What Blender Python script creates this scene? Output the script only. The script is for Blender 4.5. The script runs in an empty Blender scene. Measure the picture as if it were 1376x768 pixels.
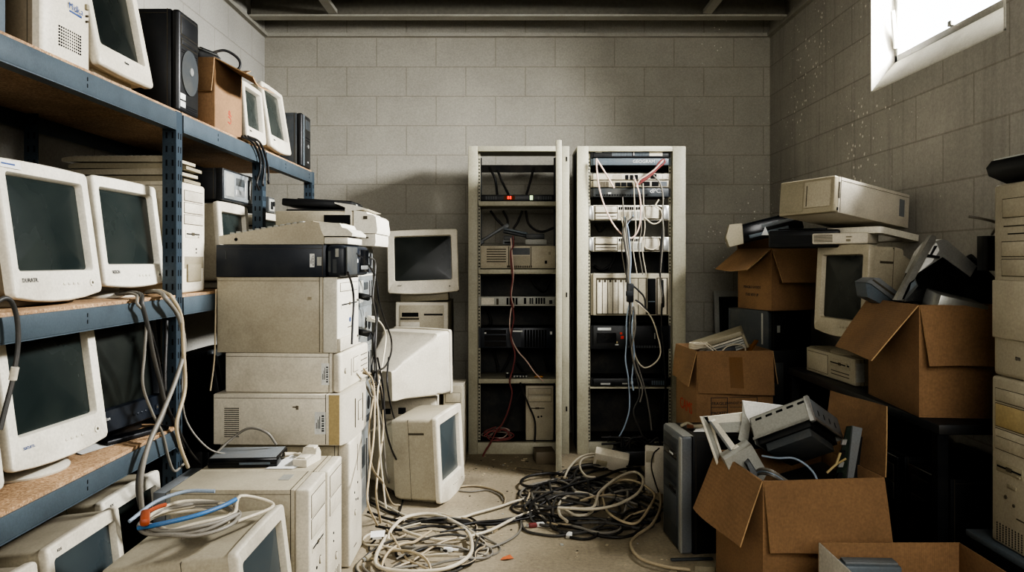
import bpy, bmesh, math, random
from mathutils import Vector, Matrix, Euler
random.seed(7)
R = math.radians
SC = bpy.context.scene
COL = SC.collection
# ------------------------------------------------------------------ camera model (for laying out distances)
FPX, CX, CY, CAMH = 1000.0, 686.0, 350.0, 1.256
def at(x, y, D):
    return Vector(((x-CX)*D/FPX, D, CAMH-(y-CY)*D/FPX))
def onfloor(x, y, z=0.0):
    D = FPX*(CAMH-z)/(y-CY)
    return Vector(((x-CX)*D/FPX, D, z))
def onX(x, y, X):
    D = X*FPX/(x-CX)
    return Vector((X, D, CAMH-(y-CY)*D/FPX))

# ------------------------------------------------------------------ materials
def srgb(h):
    h = h.lstrip('#')
    c = [int(h[i:i+2], 16)/255 for i in (0, 2, 4)]
    return tuple(((v/12.92) if v <= .04045 else ((v+.055)/1.055)**2.4) for v in c)+(1,)
MATS = {}
def new_mat(name):
    m = bpy.data.materials.new(name); m.use_nodes = True
    nt = m.node_tree
    b = nt.nodes['Principled BSDF']
    return m, nt, b
def N(nt, t, **kw):
    n = nt.nodes.new(t)
    for k, v in kw.items():
        if k in n.inputs: n.inputs[k].default_value = v
        else: setattr(n, k, v)
    return n
def ramp(nt, fac, stops):
    r = nt.nodes.new('ShaderNodeValToRGB')
    el = r.color_ramp.elements
    while len(el) < len(stops): el.new(.5)
    for e, (p, c) in zip(el, stops):
        e.position = p; e.color = c if len(c) == 4 else tuple(c)+(1,)
    nt.links.new(fac, r.inputs[0])
    return r
def mixc(nt, fac, a, b, mode='MIX'):
    m = nt.nodes.new('ShaderNodeMix'); m.data_type = 'RGBA'; m.blend_type = mode
    for s, v in ((0, fac), (6, a), (7, b)):
        if isinstance(v, (int, float)): m.inputs[s].default_value = v
        elif isinstance(v, tuple): m.inputs[s].default_value = v
        else: nt.links.new(v, m.inputs[s])
    return m.outputs[2]
def plastic(name, hexc, rough=.5, dirt=.35, dirtcol='#6b6050', metal=0.0, bump=.08, scale=6.0, spec=.4, vary=.12):
    m, nt, b = new_mat(name)
    tc = N(nt, 'ShaderNodeTexCoord'); oi = N(nt, 'ShaderNodeObjectInfo')
    base = srgb(hexc)
    n1 = N(nt, 'ShaderNodeTexNoise', Scale=scale, Detail=7.0, Roughness=.65)
    n2 = N(nt, 'ShaderNodeTexNoise', Scale=scale*22, Detail=3.0)
    mp = N(nt, 'ShaderNodeVectorMath', operation='ADD')
    nt.links.new(tc.outputs['Object'], mp.inputs[0]); nt.links.new(oi.outputs['Random'], mp.inputs[1])
    nt.links.new(mp.outputs[0], n1.inputs['Vector']); nt.links.new(tc.outputs['Object'], n2.inputs['Vector'])
    r1 = ramp(nt, n1.outputs['Fac'], [(.45, (0, 0, 0)), (.75, (dirt, dirt, dirt))])
    col = mixc(nt, r1.outputs[0], base, srgb(dirtcol))
    r2 = ramp(nt, n2.outputs['Fac'], [(.3, (.88, .88, .88)), (.7, (1.06, 1.06, 1.06))])
    col = mixc(nt, 1.0, col, r2.outputs[0], 'MULTIPLY')
    rv = N(nt, 'ShaderNodeMapRange'); rv.inputs[3].default_value = 1-vary; rv.inputs[4].default_value = 1+vary
    nt.links.new(oi.outputs['Random'], rv.inputs[0])
    hs = N(nt, 'ShaderNodeHueSaturation'); nt.links.new(col, hs.inputs['Color']); nt.links.new(rv.outputs[0], hs.inputs['Value'])
    nt.links.new(hs.outputs[0], b.inputs['Base Color'])
    b.inputs['Roughness'].default_value = rough; b.inputs['Metallic'].default_value = metal
    b.inputs['Specular IOR Level'].default_value = spec
    if bump:
        bp = N(nt, 'ShaderNodeBump', Strength=bump, Distance=.002)
        nt.links.new(n2.outputs['Fac'], bp.inputs['Height']); nt.links.new(bp.outputs[0], b.inputs['Normal'])
    MATS[name] = m
    return m
plastic('cream', '#c6bfae', dirt=.34); plastic('white', '#cfcabb', dirt=.3); plastic('beige', '#a79f8b', dirt=.34); plastic('tan', '#928a74', dirt=.34)
plastic('yellowed', '#a6946b', dirt=.25); plastic('greyplastic', '#6c7072'); plastic('lightgrey', '#9a9a92')
plastic('darkgrey', '#3b3f41', dirt=.3, dirtcol='#77705f'); plastic('black', '#15171a', rough=.42, dirt=.2, dirtcol='#4a463c')
plastic('gloss', '#101216', rough=.18, dirt=.2, dirtcol='#4a463c'); plastic('navy', '#1a2029', rough=.4, dirt=.3, dirtcol='#4d4d48')
plastic('poststeel', '#36424b', rough=.45, metal=.15, dirt=.3, dirtcol='#23282c'); plastic('umber', '#6a604f', dirt=.3); plastic('slate', '#59636a', rough=.45)  # umber on monitor and tower sides carries their shade in the colour
plastic('steel', '#9a9a94', rough=.38, metal=.75, dirt=.4); plastic('darksteel', '#34373a', rough=.45, metal=.5, dirt=.3)
plastic('backpanel', '#a3a8a8', rough=.4, metal=.55, dirt=.45)
plastic('hole', '#08090a', rough=.9, dirt=0, bump=0, vary=0); plastic('seam', '#4a4437', rough=.9, dirt=0, bump=0, vary=0)
plastic('recess', '#8d856f', rough=.7); plastic('shelfsteel', '#4b565d', rough=.45, metal=.15, dirt=.4, dirtcol='#2f3438', scale=9)
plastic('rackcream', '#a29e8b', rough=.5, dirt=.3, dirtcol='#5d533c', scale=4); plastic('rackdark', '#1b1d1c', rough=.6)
plastic('paper', '#d7d6d0', rough=.85, dirt=.15); plastic('ink', '#2b2d30', rough=.8, dirt=0, vary=0)
plastic('blueink', '#3b4f7d', rough=.8, dirt=0, vary=0); plastic('redink', '#a53326', rough=.8, dirt=.2, vary=0); plastic('silver', '#c2c3c0', rough=.3, metal=.7, dirt=.2)
plastic('board', '#15231b', rough=.5, dirt=.3, dirtcol='#5f5c4a', scale=40); plastic('copper', '#9c6b35', rough=.4, metal=.6)
plastic('rust', '#6b3f28', rough=.85); plastic('scrap', '#b4633a', rough=.8); plastic('dust', '#b3a68c', rough=.95, bump=.3)
plastic('tape', '#77593a', rough=.25, dirt=.2); plastic('labelwhite', '#c9c9c4', rough=.6, dirt=.15)
for n, c in (('c_white', '#b9b09c'), ('c_beige', '#a4967c'), ('c_black', '#191919'), ('c_grey', '#77736a'), ('c_blue', '#3d6a96'), ('c_lblue', '#8a97a5'),
             ('c_red', '#7a3f3e'), ('c_pink', '#c9b0a4'), ('c_orange', '#94492c'), ('c_dgrey', '#3f3e3b')):
    plastic(n, c, rough=.5, dirt=.25, bump=0, scale=14)
def emis(name, hexc, s):
    m, nt, b = new_mat(name)
    b.inputs['Base Color'].default_value = srgb(hexc); b.inputs['Emission Color'].default_value = srgb(hexc); b.inputs['Emission Strength'].default_value = s
    MATS[name] = m
emis('led_red', '#ff3018', 1.6); emis('glow_green', '#cfe9b0', .8)  # the green one makes the router's label sticker glow by itself
def glass_screen(name, hexc, rough=.16):
    m, nt, b = new_mat(name)
    tc = N(nt, 'ShaderNodeTexCoord'); n1 = N(nt, 'ShaderNodeTexNoise', Scale=4.0, Detail=4.0, Roughness=.5)
    oi = N(nt, 'ShaderNodeObjectInfo'); mp = N(nt, 'ShaderNodeVectorMath', operation='ADD')
    nt.links.new(tc.outputs['Object'], mp.inputs[0]); nt.links.new(oi.outputs['Random'], mp.inputs[1])
    nt.links.new(mp.outputs[0], n1.inputs['Vector'])
    r1 = ramp(nt, n1.outputs['Fac'], [(.35, (0, 0, 0)), (.95, (.16, .16, .16))])
    nt.links.new(mixc(nt, r1.outputs[0], srgb(hexc), srgb('#77796f')), b.inputs['Base Color'])
    r2 = ramp(nt, n1.outputs['Fac'], [(.3, (rough,)*3), (.8, (rough+.12,)*3)])
    nt.links.new(r2.outputs[0], b.inputs['Roughness']); b.inputs['Specular IOR Level'].default_value = .24
    MATS[name] = m
glass_screen('screen', '#1f2726', .22); glass_screen('screendark', '#101615', .24); glass_screen('screenblue', '#363e41', .25)
def cardboard(name, hexc):
    m, nt, b = new_mat(name)
    tc = N(nt, 'ShaderNodeTexCoord'); oi = N(nt, 'ShaderNodeObjectInfo')
    n1 = N(nt, 'ShaderNodeTexNoise', Scale=4.0, Detail=6.0, Roughness=.6); n2 = N(nt, 'ShaderNodeTexNoise', Scale=120.0, Detail=2.0)
    w = N(nt, 'ShaderNodeTexWave', Scale=55.0, Distortion=.6); w.bands_direction = 'X'
    for n in (n1, n2, w): nt.links.new(tc.outputs['Object'], n.inputs['Vector'])
    r1 = ramp(nt, n1.outputs['Fac'], [(.3, srgb(hexc)), (.75, tuple(v*.68 for v in srgb(hexc)[:3]))])
    r2 = ramp(nt, n2.outputs['Fac'], [(.3, (.86, .86, .86)), (.7, (1.08, 1.08, 1.08))])
    c = mixc(nt, 1.0, r1.outputs[0], r2.outputs[0], 'MULTIPLY')
    r3 = ramp(nt, w.outputs['Fac'], [(0, (.94, .94, .94)), (1, (1, 1, 1))])
    nt.links.new(mixc(nt, 1.0, c, r3.outputs[0], 'MULTIPLY'), b.inputs['Base Color'])
    b.inputs['Roughness'].default_value = .85
    bp = N(nt, 'ShaderNodeBump', Strength=.12, Distance=.003); nt.links.new(w.outputs['Fac'], bp.inputs['Height']); nt.links.new(bp.outputs[0], b.inputs['Normal'])
    MATS[name] = m
cardboard('card', '#8f7050'); cardboard('carddark', '#5f4024'); cardboard('cardedge', '#b3946c'); cardboard('cardwhite', '#c9c4b8')
def particle():
    m, nt, b = new_mat('particle')
    tc = N(nt, 'ShaderNodeTexCoord'); v = N(nt, 'ShaderNodeTexVoronoi', Scale=190.0); n = N(nt, 'ShaderNodeTexNoise', Scale=3.0, Detail=8.0, Roughness=.7)
    nt.links.new(tc.outputs['Object'], v.inputs['Vector']); nt.links.new(tc.outputs['Object'], n.inputs['Vector'])
    r = ramp(nt, v.outputs['Color'], [(0, srgb('#7d6246')), (.5, srgb('#a58664')), (1, srgb('#c2a684'))])
    r2 = ramp(nt, n.outputs['Fac'], [(.4, (1, 1, 1)), (.72, (.45, .42, .38))])
    nt.links.new(mixc(nt, 1.0, r.outputs[0], r2.outputs[0], 'MULTIPLY'), b.inputs['Base Color']); b.inputs['Roughness'].default_value = .8
    MATS['particle'] = m
particle()
def blockwall(name, ux, hexc, specks=0.0, streak=0.0, off=0.0):
    """painted concrete block; ux = which object axis runs along the wall (0 = X, 1 = Y)"""
    m, nt, b = new_mat(name)
    tc = N(nt, 'ShaderNodeTexCoord'); sp = N(nt, 'ShaderNodeSeparateXYZ'); cb = N(nt, 'ShaderNodeCombineXYZ')
    nt.links.new(tc.outputs['Object'], sp.inputs[0])
    ad = N(nt, 'ShaderNodeMath', operation='ADD'); ad.inputs[1].default_value = off
    nt.links.new(sp.outputs[ux], ad.inputs[0]); nt.links.new(ad.outputs[0], cb.inputs[0])
    az = N(nt, 'ShaderNodeMath', operation='ADD'); az.inputs[1].default_value = .122
    nt.links.new(sp.outputs[2], az.inputs[0]); nt.links.new(az.outputs[0], cb.inputs[1])
    br = N(nt, 'ShaderNodeTexBrick'); br.offset = .5
    for k, v in (('Scale', 1.0), ('Mortar Size', .0045), ('Mortar Smooth', .35), ('Brick Width', .436), ('Row Height', .215), ('Bias', 0.0)):
        br.inputs[k].default_value = v
    br.inputs['Color1'].default_value = (1, 1, 1, 1); br.inputs['Color2'].default_value = (.96, .96, .96, 1); br.inputs['Mortar'].default_value = (.78, .77, .75, 1)
    nt.links.new(cb.outputs[0], br.inputs['Vector'])
    big = N(nt, 'ShaderNodeTexNoise', Scale=1.3, Detail=8.0, Roughness=.62); fine = N(nt, 'ShaderNodeTexNoise', Scale=85.0, Detail=4.0, Roughness=.7)
    for n in (big, fine): nt.links.new(tc.outputs['Object'], n.inputs['Vector'])
    base = srgb(hexc)
    r = ramp(nt, big.outputs['Fac'], [(.32, base), (.72, tuple(v*.74 for v in base[:3]))])
    rf = ramp(nt, fine.outputs['Fac'], [(.3, (.84, .84, .84)), (.7, (1.08, 1.08, 1.08))])
    c = mixc(nt, 1.0, r.outputs[0], br.outputs['Color'], 'MULTIPLY')
    c = mixc(nt, 1.0, c, rf.outputs[0], 'MULTIPLY')
    if streak:
        cs = N(nt, 'ShaderNodeCombineXYZ'); ms = N(nt, 'ShaderNodeMath', operation='MULTIPLY'); ms.inputs[1].default_value = 22.0
        mz = N(nt, 'ShaderNodeMath', operation='MULTIPLY'); mz.inputs[1].default_value = .9
        nt.links.new(sp.outputs[ux], ms.inputs[0]); nt.links.new(sp.outputs[2], mz.inputs[0])
        nt.links.new(ms.outputs[0], cs.inputs[0]); nt.links.new(mz.outputs[0], cs.inputs[1])
        sn = N(nt, 'ShaderNodeTexNoise', Scale=1.0, Detail=5.0); nt.links.new(cs.outputs[0], sn.inputs['Vector'])
        rs = ramp(nt, sn.outputs['Fac'], [(.52, (1, 1, 1)), (.74, (1-streak,)*3)])
        c = mixc(nt, 1.0, c, rs.outputs[0], 'MULTIPLY')
    if specks:
        vo = N(nt, 'ShaderNodeTexVoronoi', Scale=24.0); nt.links.new(tc.outputs['Object'], vo.inputs['Vector'])
        wn = N(nt, 'ShaderNodeTexNoise', Scale=1.6, Detail=2.0); nt.links.new(tc.outputs['Object'], wn.inputs['Vector'])
        rad = N(nt, 'ShaderNodeMapRange'); rad.inputs[1].default_value = .40; rad.inputs[2].default_value = .62; rad.inputs[3].default_value = 0; rad.inputs[4].default_value = specks
        nt.links.new(wn.outputs['Fac'], rad.inputs[0])
        rg = N(nt, 'ShaderNodeMapRange'); rg.inputs[1].default_value, rg.inputs[2].default_value = ((3.0, 4.0) if ux == 1 else (1.0, 1.6)); nt.links.new(sp.outputs[ux], rg.inputs[0])
        ra = N(nt, 'ShaderNodeMath', operation='MULTIPLY'); nt.links.new(rad.outputs[0], ra.inputs[0]); nt.links.new(rg.outputs[0], ra.inputs[1])
        lt = N(nt, 'ShaderNodeMath', operation='LESS_THAN'); nt.links.new(vo.outputs['Distance'], lt.inputs[0]); nt.links.new(ra.outputs[0], lt.inputs[1])
        c = mixc(nt, lt.outputs[0], c, srgb('#d9d5ca'))
    nt.links.new(c, b.inputs['Base Color']); b.inputs['Roughness'].default_value = .8; b.inputs['Specular IOR Level'].default_value = .25
    b1 = N(nt, 'ShaderNodeBump', Strength=.4, Distance=.004); b1.invert = True; nt.links.new(br.outputs['Fac'], b1.inputs['Height'])
    b2 = N(nt, 'ShaderNodeBump', Strength=.3, Distance=.004); nt.links.new(fine.outputs['Fac'], b2.inputs['Height']); nt.links.new(b1.outputs[0], b2.inputs['Normal'])
    nt.links.new(b2.outputs[0], b.inputs['Normal'])
    MATS[name] = m
blockwall('wall_b', 0, '#a8a498', off=.11, specks=.15); blockwall('wall_l', 1, '#adaaa1', off=.05); blockwall('wall_r', 1, '#aaa69c', specks=.19, streak=.17)
def floor_mat():
    m, nt, b = new_mat('concrete')
    tc = N(nt, 'ShaderNodeTexCoord'); a = N(nt, 'ShaderNodeTexNoise', Scale=1.6, Detail=9.0, Roughness=.65); f = N(nt, 'ShaderNodeTexNoise', Scale=60.0, Detail=5.0, Roughness=.75)
    v = N(nt, 'ShaderNodeTexVoronoi', Scale=38.0)
    for n in (a, f, v): nt.links.new(tc.outputs['Object'], n.inputs['Vector'])
    r = ramp(nt, a.outputs['Fac'], [(.3, srgb('#a2977f')), (.55, srgb('#8d826d')), (.75, srgb('#6b6252'))])
    rf = ramp(nt, f.outputs['Fac'], [(.3, (.7, .7, .7)), (.65, (1.1, 1.1, 1.1))])
    c = mixc(nt, 1.0, r.outputs[0], rf.outputs[0], 'MULTIPLY')
    lt = ramp(nt, v.outputs['Distance'], [(.04, (.45, .42, .38)), (.09, (1, 1, 1))])
    c = mixc(nt, .6, c, lt.outputs[0], 'MULTIPLY')
    nt.links.new(c, b.inputs['Base Color']); b.inputs['Roughness'].default_value = .78
    bp = N(nt, 'ShaderNodeBump', Strength=.3, Distance=.004); nt.links.new(f.outputs['Fac'], bp.inputs['Height']); nt.links.new(bp.outputs[0], b.inputs['Normal'])
    MATS['concrete'] = m
floor_mat()
plastic('ceil', '#6e6b60', rough=.9, dirt=.3, scale=2); plastic('joist', '#98958a', rough=.6, dirt=.3)
plastic('plaster', '#c9c6bb', rough=.8, dirt=.25, scale=5); plastic('winframe', '#8f8d86', rough=.5, dirt=.4)
def pane():
    m, nt, b = new_mat('pane')
    nt.nodes.remove(b); out = nt.nodes['Material Output']
    t = N(nt, 'ShaderNodeBsdfTransparent'); t.inputs[0].default_value = (.97, .98, 1, 1)
    g = N(nt, 'ShaderNodeBsdfGlossy'); g.inputs['Roughness'].default_value = .05
    mx = N(nt, 'ShaderNodeMixShader'); mx.inputs[0].default_value = .06
    nt.links.new(t.outputs[0], mx.inputs[1]); nt.links.new(g.outputs[0], mx.inputs[2]); nt.links.new(mx.outputs[0], out.inputs[0])
    MATS['pane'] = m
pane()

# ------------------------------------------------------------------ mesh builder
class MB:
    def __init__(s, T=None):
        s.v = []; s.f = []; s.m = []; s.names = []; s.T = T
    def mi(s, mat):
        if mat not in s.names: s.names.append(mat)
        return s.names.index(mat)
    def add(s, verts, faces, mat, M=None):
        k = len(s.v); i = s.mi(mat)
        for p in verts:
            p = Vector(p)
            if M is not None: p = M @ p
            if s.T is not None: p = s.T @ p
            s.v.append(tuple(p))
        for f in faces: s.f.append([k+j for j in f]); s.m.append(i)
        return s
    def box(s, x0, x1, y0, y1, z0, z1, mat, bev=0.0, M=None, seg=1):
        if x0 > x1: x0, x1 = x1, x0
        if y0 > y1: y0, y1 = y1, y0
        if z0 > z1: z0, z1 = z1, z0
        bev = min(bev, .45*min(x1-x0, y1-y0, z1-z0))
        if bev <= 0:
            v = [(x, y, z) for x in (x0, x1) for y in (y0, y1) for z in (z0, z1)]
            return s.add(v, [(0, 1, 3, 2), (4, 6, 7, 5), (0, 4, 5, 1), (2, 3, 7, 6), (0, 2, 6, 4), (1, 5, 7, 3)], mat, M)
        bm = bmesh.new(); bmesh.ops.create_cube(bm, size=1)
        for q in bm.verts:
            q.co = Vector(((x0+x1)/2+q.co.x*(x1-x0), (y0+y1)/2+q.co.y*(y1-y0), (z0+z1)/2+q.co.z*(z1-z0)))
        bmesh.ops.bevel(bm, geom=bm.edges[:], offset=bev, segments=seg+1, profile=.5, affect='EDGES')
        bm.verts.index_update()
        s.add([q.co.copy() for q in bm.verts], [[q.index for q in f.verts] for f in bm.faces], mat, M); bm.free()
        return s
    def loft(s, loops, mat, M=None, cap0=True, cap1=True):
        n = len(loops[0]); V = [p for L in loops for p in L]; F = []
        for a in range(len(loops)-1):
            for i in range(n):
                j = (i+1) % n
                F.append((a*n+i, a*n+j, (a+1)*n+j, (a+1)*n+i))
        if cap0: F.append(list(range(n))[::-1])
        if cap1: F.append([(len(loops)-1)*n+i for i in range(n)])
        return s.add(V, F, mat, M)
    def cyl(s, p0, p1, r, mat, seg=16, r1=None, M=None):
        p0, p1 = Vector(p0), Vector(p1); d = (p1-p0).normalized()
        u = d.orthogonal().normalized(); w = d.cross(u); r1 = r if r1 is None else r1
        L = [[p+(u*math.cos(2*math.pi*i/seg)+w*math.sin(2*math.pi*i/seg))*q for i in range(seg)] for p, q in ((p0, r), (p1, r1))]
        return s.loft(L, mat, M)
    def lathe(s, prof, mat, c=(0, 0, 0), seg=28, M=None):
        c = Vector(c)
        return s.loft([[c+Vector((r*math.cos(2*math.pi*i/seg), r*math.sin(2*math.pi*i/seg), z)) for i in range(seg)] for r, z in prof], mat, M)
    def prism(s, poly, axis, t0, t1, mat, M=None):
        """poly in the two other axes; axis 0/1/2"""
        def mk(a, b, t):
            return [(t, a, b), (a, t, b), (a, b, t)][axis]
        return s.loft([[mk(a, b, t0) for a, b in poly], [mk(a, b, t1) for a, b in poly]], mat, M)
    def tube(s, pts, r, mat, seg=7, M=None):
        pts = [Vector(p) for p in pts]; L = []; up = Vector((.13, .21, .97)); prev = None
        for i, p in enumerate(pts):
            d = (pts[min(i+1, len(pts)-1)]-pts[max(i-1, 0)])
            d = d.normalized() if d.length > 1e-7 else Vector((1, 0, 0))
            u = (prev - d*prev.dot(d)) if prev is not None else up.cross(d)
            if u.length < 1e-4: u = d.orthogonal()
            u.normalize(); prev = u; w = d.cross(u)
            L.append([p+(u*math.cos(2*math.pi*k/seg)+w*math.sin(2*math.pi*k/seg))*r for k in range(seg)])
        return s.loft(L, mat, M)
    def build(s, name, parent=None, label=None, smooth=40):
        me = bpy.data.meshes.new(name); me.from_pydata(s.v, [], s.f); me.update()
        for n in s.names: me.materials.append(MATS[n])
        me.polygons.foreach_set('material_index', s.m)
        bm = bmesh.new(); bm.from_mesh(me); bmesh.ops.recalc_face_normals(bm, faces=bm.faces[:]); bm.to_mesh(me); bm.free()
        if smooth:
            me.shade_smooth(); me.set_sharp_from_angle(angle=R(smooth))
        o = bpy.data.objects.new(name, me); COL.objects.link(o)
        if parent is not None: o.parent = parent
        if label: o['label'] = label
        return o
def thing(name, label, cat, loc=(0, 0, 0), rot=(0, 0, 0), group=None):
    o = bpy.data.objects.new(name, None); COL.objects.link(o); o.empty_display_size = .05
    o.location = loc; o.rotation_euler = rot
    o['label'] = label; o['category'] = cat
    if group: o['group'] = group
    return o
def tag(o, label, cat, group=None, kind=None):
    o['label'] = label; o['category'] = cat
    if group: o['group'] = group
    if kind: o['kind'] = kind
    return o
def struct(mb, name, **k):
    o = mb.build(name, **k); o['kind'] = 'structure'; return o
def rz(d, pitch=0, roll=0): return (R(pitch), R(roll), R(d))
def rrect(w, h, r, zc=0.0, y=0.0, nc=4, ns=5, bowb=0.0, bowt=0.0, xc=0.0):
    P = []
    def side(a, b):
        for i in range(ns): P.append((a[0]+(b[0]-a[0])*i/ns, a[1]+(b[1]-a[1])*i/ns))
    def corner(cx, cz, a0):
        for i in range(nc): 
            t = R(a0+90*i/nc); P.append((cx+r*math.cos(t), cz+r*math.sin(t)))
    W, H = w/2, h/2
    side((-W+r, -H), (W-r, -H)); corner(W-r, -H+r, -90)
    side((W, -H+r), (W, H-r)); corner(W-r, H-r, 0)
    side((W-r, H), (-W+r, H)); corner(-W+r, H-r, 90)
    side((-W, H-r), (-W, -H+r)); corner(-W+r, -H+r, 180)
    out = []
    for x, z in P:
        q = 1-(x/W)**2
        if z < -H*.55: z -= bowb*q
        if z > H*.55: z += bowt*q
        out.append((x+xc, y, z+zc))
    return out
_tc = {}
def textmesh(body, size):
    if (body, size) not in _tc:
        c = bpy.data.curves.new('t', 'FONT'); c.body = body; c.size = size; c.align_x = 'CENTER'; c.align_y = 'CENTER'; c.extrude = .0004; c.resolution_u = 2
        o = bpy.data.objects.new('t', c); COL.objects.link(o); bpy.context.view_layer.update()
        me = bpy.data.meshes.new_from_object(o.evaluated_get(bpy.context.evaluated_depsgraph_get()))
        _tc[(body, size)] = ([v.co.copy() for v in me.vertices], [list(p.vertices) for p in me.polygons])
        bpy.data.objects.remove(o); bpy.data.curves.remove(c); bpy.data.meshes.remove(me)
    return _tc[(body, size)]
FRONT = Matrix(((1, 0, 0, 0), (0, 0, -1, 0), (0, 1, 0, 0), (0, 0, 0, 1)))        # XY text -> facing -Y
LEFT = Matrix(((0, 0, -1, 0), (-1, 0, 0, 0), (0, 1, 0, 0), (0, 0, 0, 1)))        # -> facing -X
def put_text(parent, body, size, pos, mat='ink', face=FRONT, name='lettering', T=None, spin=0):
    v, f = textmesh(body, size)
    M = Matrix.Translation(pos) @ face @ Matrix.Rotation(R(spin), 4, 'Z')
    mb = MB(T); mb.add(v, f, mat, M); return mb.build(name, parent, smooth=0)
def catmull(P, n=8, closed=False):
    P = [Vector(p) for p in P]; out = []
    m = len(P)
    rng = range(m if closed else m-1)
    for i in rng:
        p0 = P[(i-1) % m] if (closed or i > 0) else P[0]*2-P[1]
        p1, p2 = P[i], P[(i+1) % m]
        p3 = P[(i+2) % m] if (closed or i+2 < m) else P[-1]*2-P[-2]
        for k in range(n):
            t = k/n
            out.append(.5*((2*p1)+(p2-p0)*t+(2*p0-5*p1+4*p2-p3)*t*t+(3*p1-p0-3*p2+p3)*t**3))
    out.append(P[0].copy() if closed else P[-1].copy())
    return out
def cable(label, pts, r, mat, name='cable', cat='cable', group=None, n=8, closed=False, seg=7, parent=None):
    o = MB().tube(catmull(pts, n, closed), r, mat, seg).build(name, parent, smooth=60)
    if parent is None: tag(o, label, cat, group)
    return o
# ------------------------------------------------------------------ kinds of thing (front faces local -Y, origin at bottom centre of the front)
def crt(label, loc, rot=0, w=.40, h=.36, d=.40, sh=.06, tilt=6, stand='disc', bez='cream', house='beige', screen='screen', chin=.062, side=.034, top=.036,
        bow=.014, logo=None, logomat='ink', buttons=4, group=None, pitch=0, roll=0, hump=.42, knob=True, slot=True, back='square', logopos='left', sticker=False, taper=None, drop=0.0):
    root = thing('crt_monitor', label, 'computer monitor', loc, rz(rot, pitch, roll), group)
    T = Matrix.Translation((0, 0, sh)) @ Matrix.Rotation(R(-tilt), 4, 'X')
    iw, ih = w-2*side, h-chin-top
    izc = chin+ih/2; zc = h/2
    b = MB(T)
    L = [rrect(w-.004, h-.004, .014, zc, .026, bowb=bow, bowt=.004), rrect(w, h, .014, zc, .010, bowb=bow, bowt=.004), rrect(w-.003, h-.003, .013, zc, .003, bowb=bow, bowt=.004),
         rrect(w-.010, h-.010, .011, zc, 0, bowb=bow, bowt=.004), rrect(iw+.004, ih+.004, .011, izc, .002), rrect(iw, ih, .010, izc, .006), rrect(iw-.006, ih-.006, .009, izc, .022)]
    b.loft(L, bez, cap0=True, cap1=False); b.build('bezel', root)
    s = MB(T); base = rrect(iw-.006, ih-.006, .012, izc, 0); c = Vector((0, 0, izc)); LL = []
    for q in (1, .85, .65, .4, .15):
        LL.append([tuple(c+(Vector(p)-c)*q+Vector((0, .022-.010*(1-q*q), 0))) for p in base])
    s.loft(LL, screen, cap0=False, cap1=True); s.build('screen', root, smooth=80)
    hs = MB(T); hb = h*.97
    prof = [(.024, .975, .965, 0), (hump*d, .97, .955, .004), (hump*d+.03, .95, .92, .006), (hump*d+(.10 if hump < .7 else .09)*d, .86, .82, .008), (max(.86, hump+.12)*d, .68, .62, .006), (.97*d, .64, .58, .004), (d, .58, .52, .004)]
    if taper: prof = prof[:3]+[(hump*d+.10*d, .90, .88, -.01), (.80*d, taper+.12, taper+.12, -drop*.7*h), (.93*d, taper+.02, taper+.02, -drop*h), (d, taper, taper-.01, -drop*h)]
    hs.loft([rrect(w*a, h*c_, .02*a, zc+o, y) for y, a, c_, o in prof], house, cap0=False)
    hs.build('housing', root)
    if slot:
        v = MB(T)
        for sx in (-1, 1):
            v.box(sx*w*.476, sx*w*.489, d*.17, d*.36, h*.80, h*.825, 'seam')
        for k in range(9):
            v.box(-w*.28, w*.28, d*(.60+.028*k), d*(.612+.028*k), zc+.39*h*.80-.02, zc+.40*h-.006-k*.005, 'hole')
        v.box(-w*.4876, w*.4876, d*.36, d*.364, h*.03, h*.9775, 'seam')
        v.build('vent_slot', root)
    f0 = -0.002
    if buttons:
        for k in range(buttons):
            x = w*.02+k*.023; q = MB(T); q.box(x, x+.012, f0, .004, chin*.36, chin*.36+.008, bez, .003); q.build('button', root)
        if knob:
            q = MB(T); q.cyl((w*.37, f0, chin*.42), (w*.37, .004, chin*.42), .011, bez, 14); q.cyl((w*.37, f0-.0008, chin*.42), (w*.37, 0, chin*.42), .0045, 'seam', 10); q.build('power_button', root)
    if logo:
        x = {'left': -w*.33, 'mid': 0, 'topleft': -w*.36}[logopos]
        z = h-top*.5 if logopos == 'topleft' else chin*.62
        put_text(root, logo, .016 if logopos != 'topleft' else .011, (x, f0+.0008, z), logomat, name='logo', T=T)
    if sticker:
        q = MB(T); q.box(-w*.47, -w*.27, f0, .001, h-top*.72, h-top*.2, 'labelwhite'); q.box(-w*.46, -w*.33, f0-.0005, .001, h-top*.5, h-top*.38, 'blueink'); q.build('sticker', root)
    if stand == 'disc':
        q = MB(); q.lathe([(.0, 0), (.135, 0), (.138, .006), (.125, .014), (.075, .022), (.07, sh+.03), (0, sh+.03)], bez, (0, d*.36, 0)); q.build('swivel_base', root)
    elif stand == 'block':
        q = MB(); q.box(-w*.33, w*.33, .03, d*.62, 0, sh*.7, bez, .006); q.box(-w*.2, w*.2, .06, d*.55, sh*.6, sh+.03, house); q.build('base_plate', root)
    elif stand == 'low':
        q = MB(); q.box(-w*.34, w*.34, .05, d*.55, 0, sh+.012, house, .006); q.build('base_plate', root)
    return root, T

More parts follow.
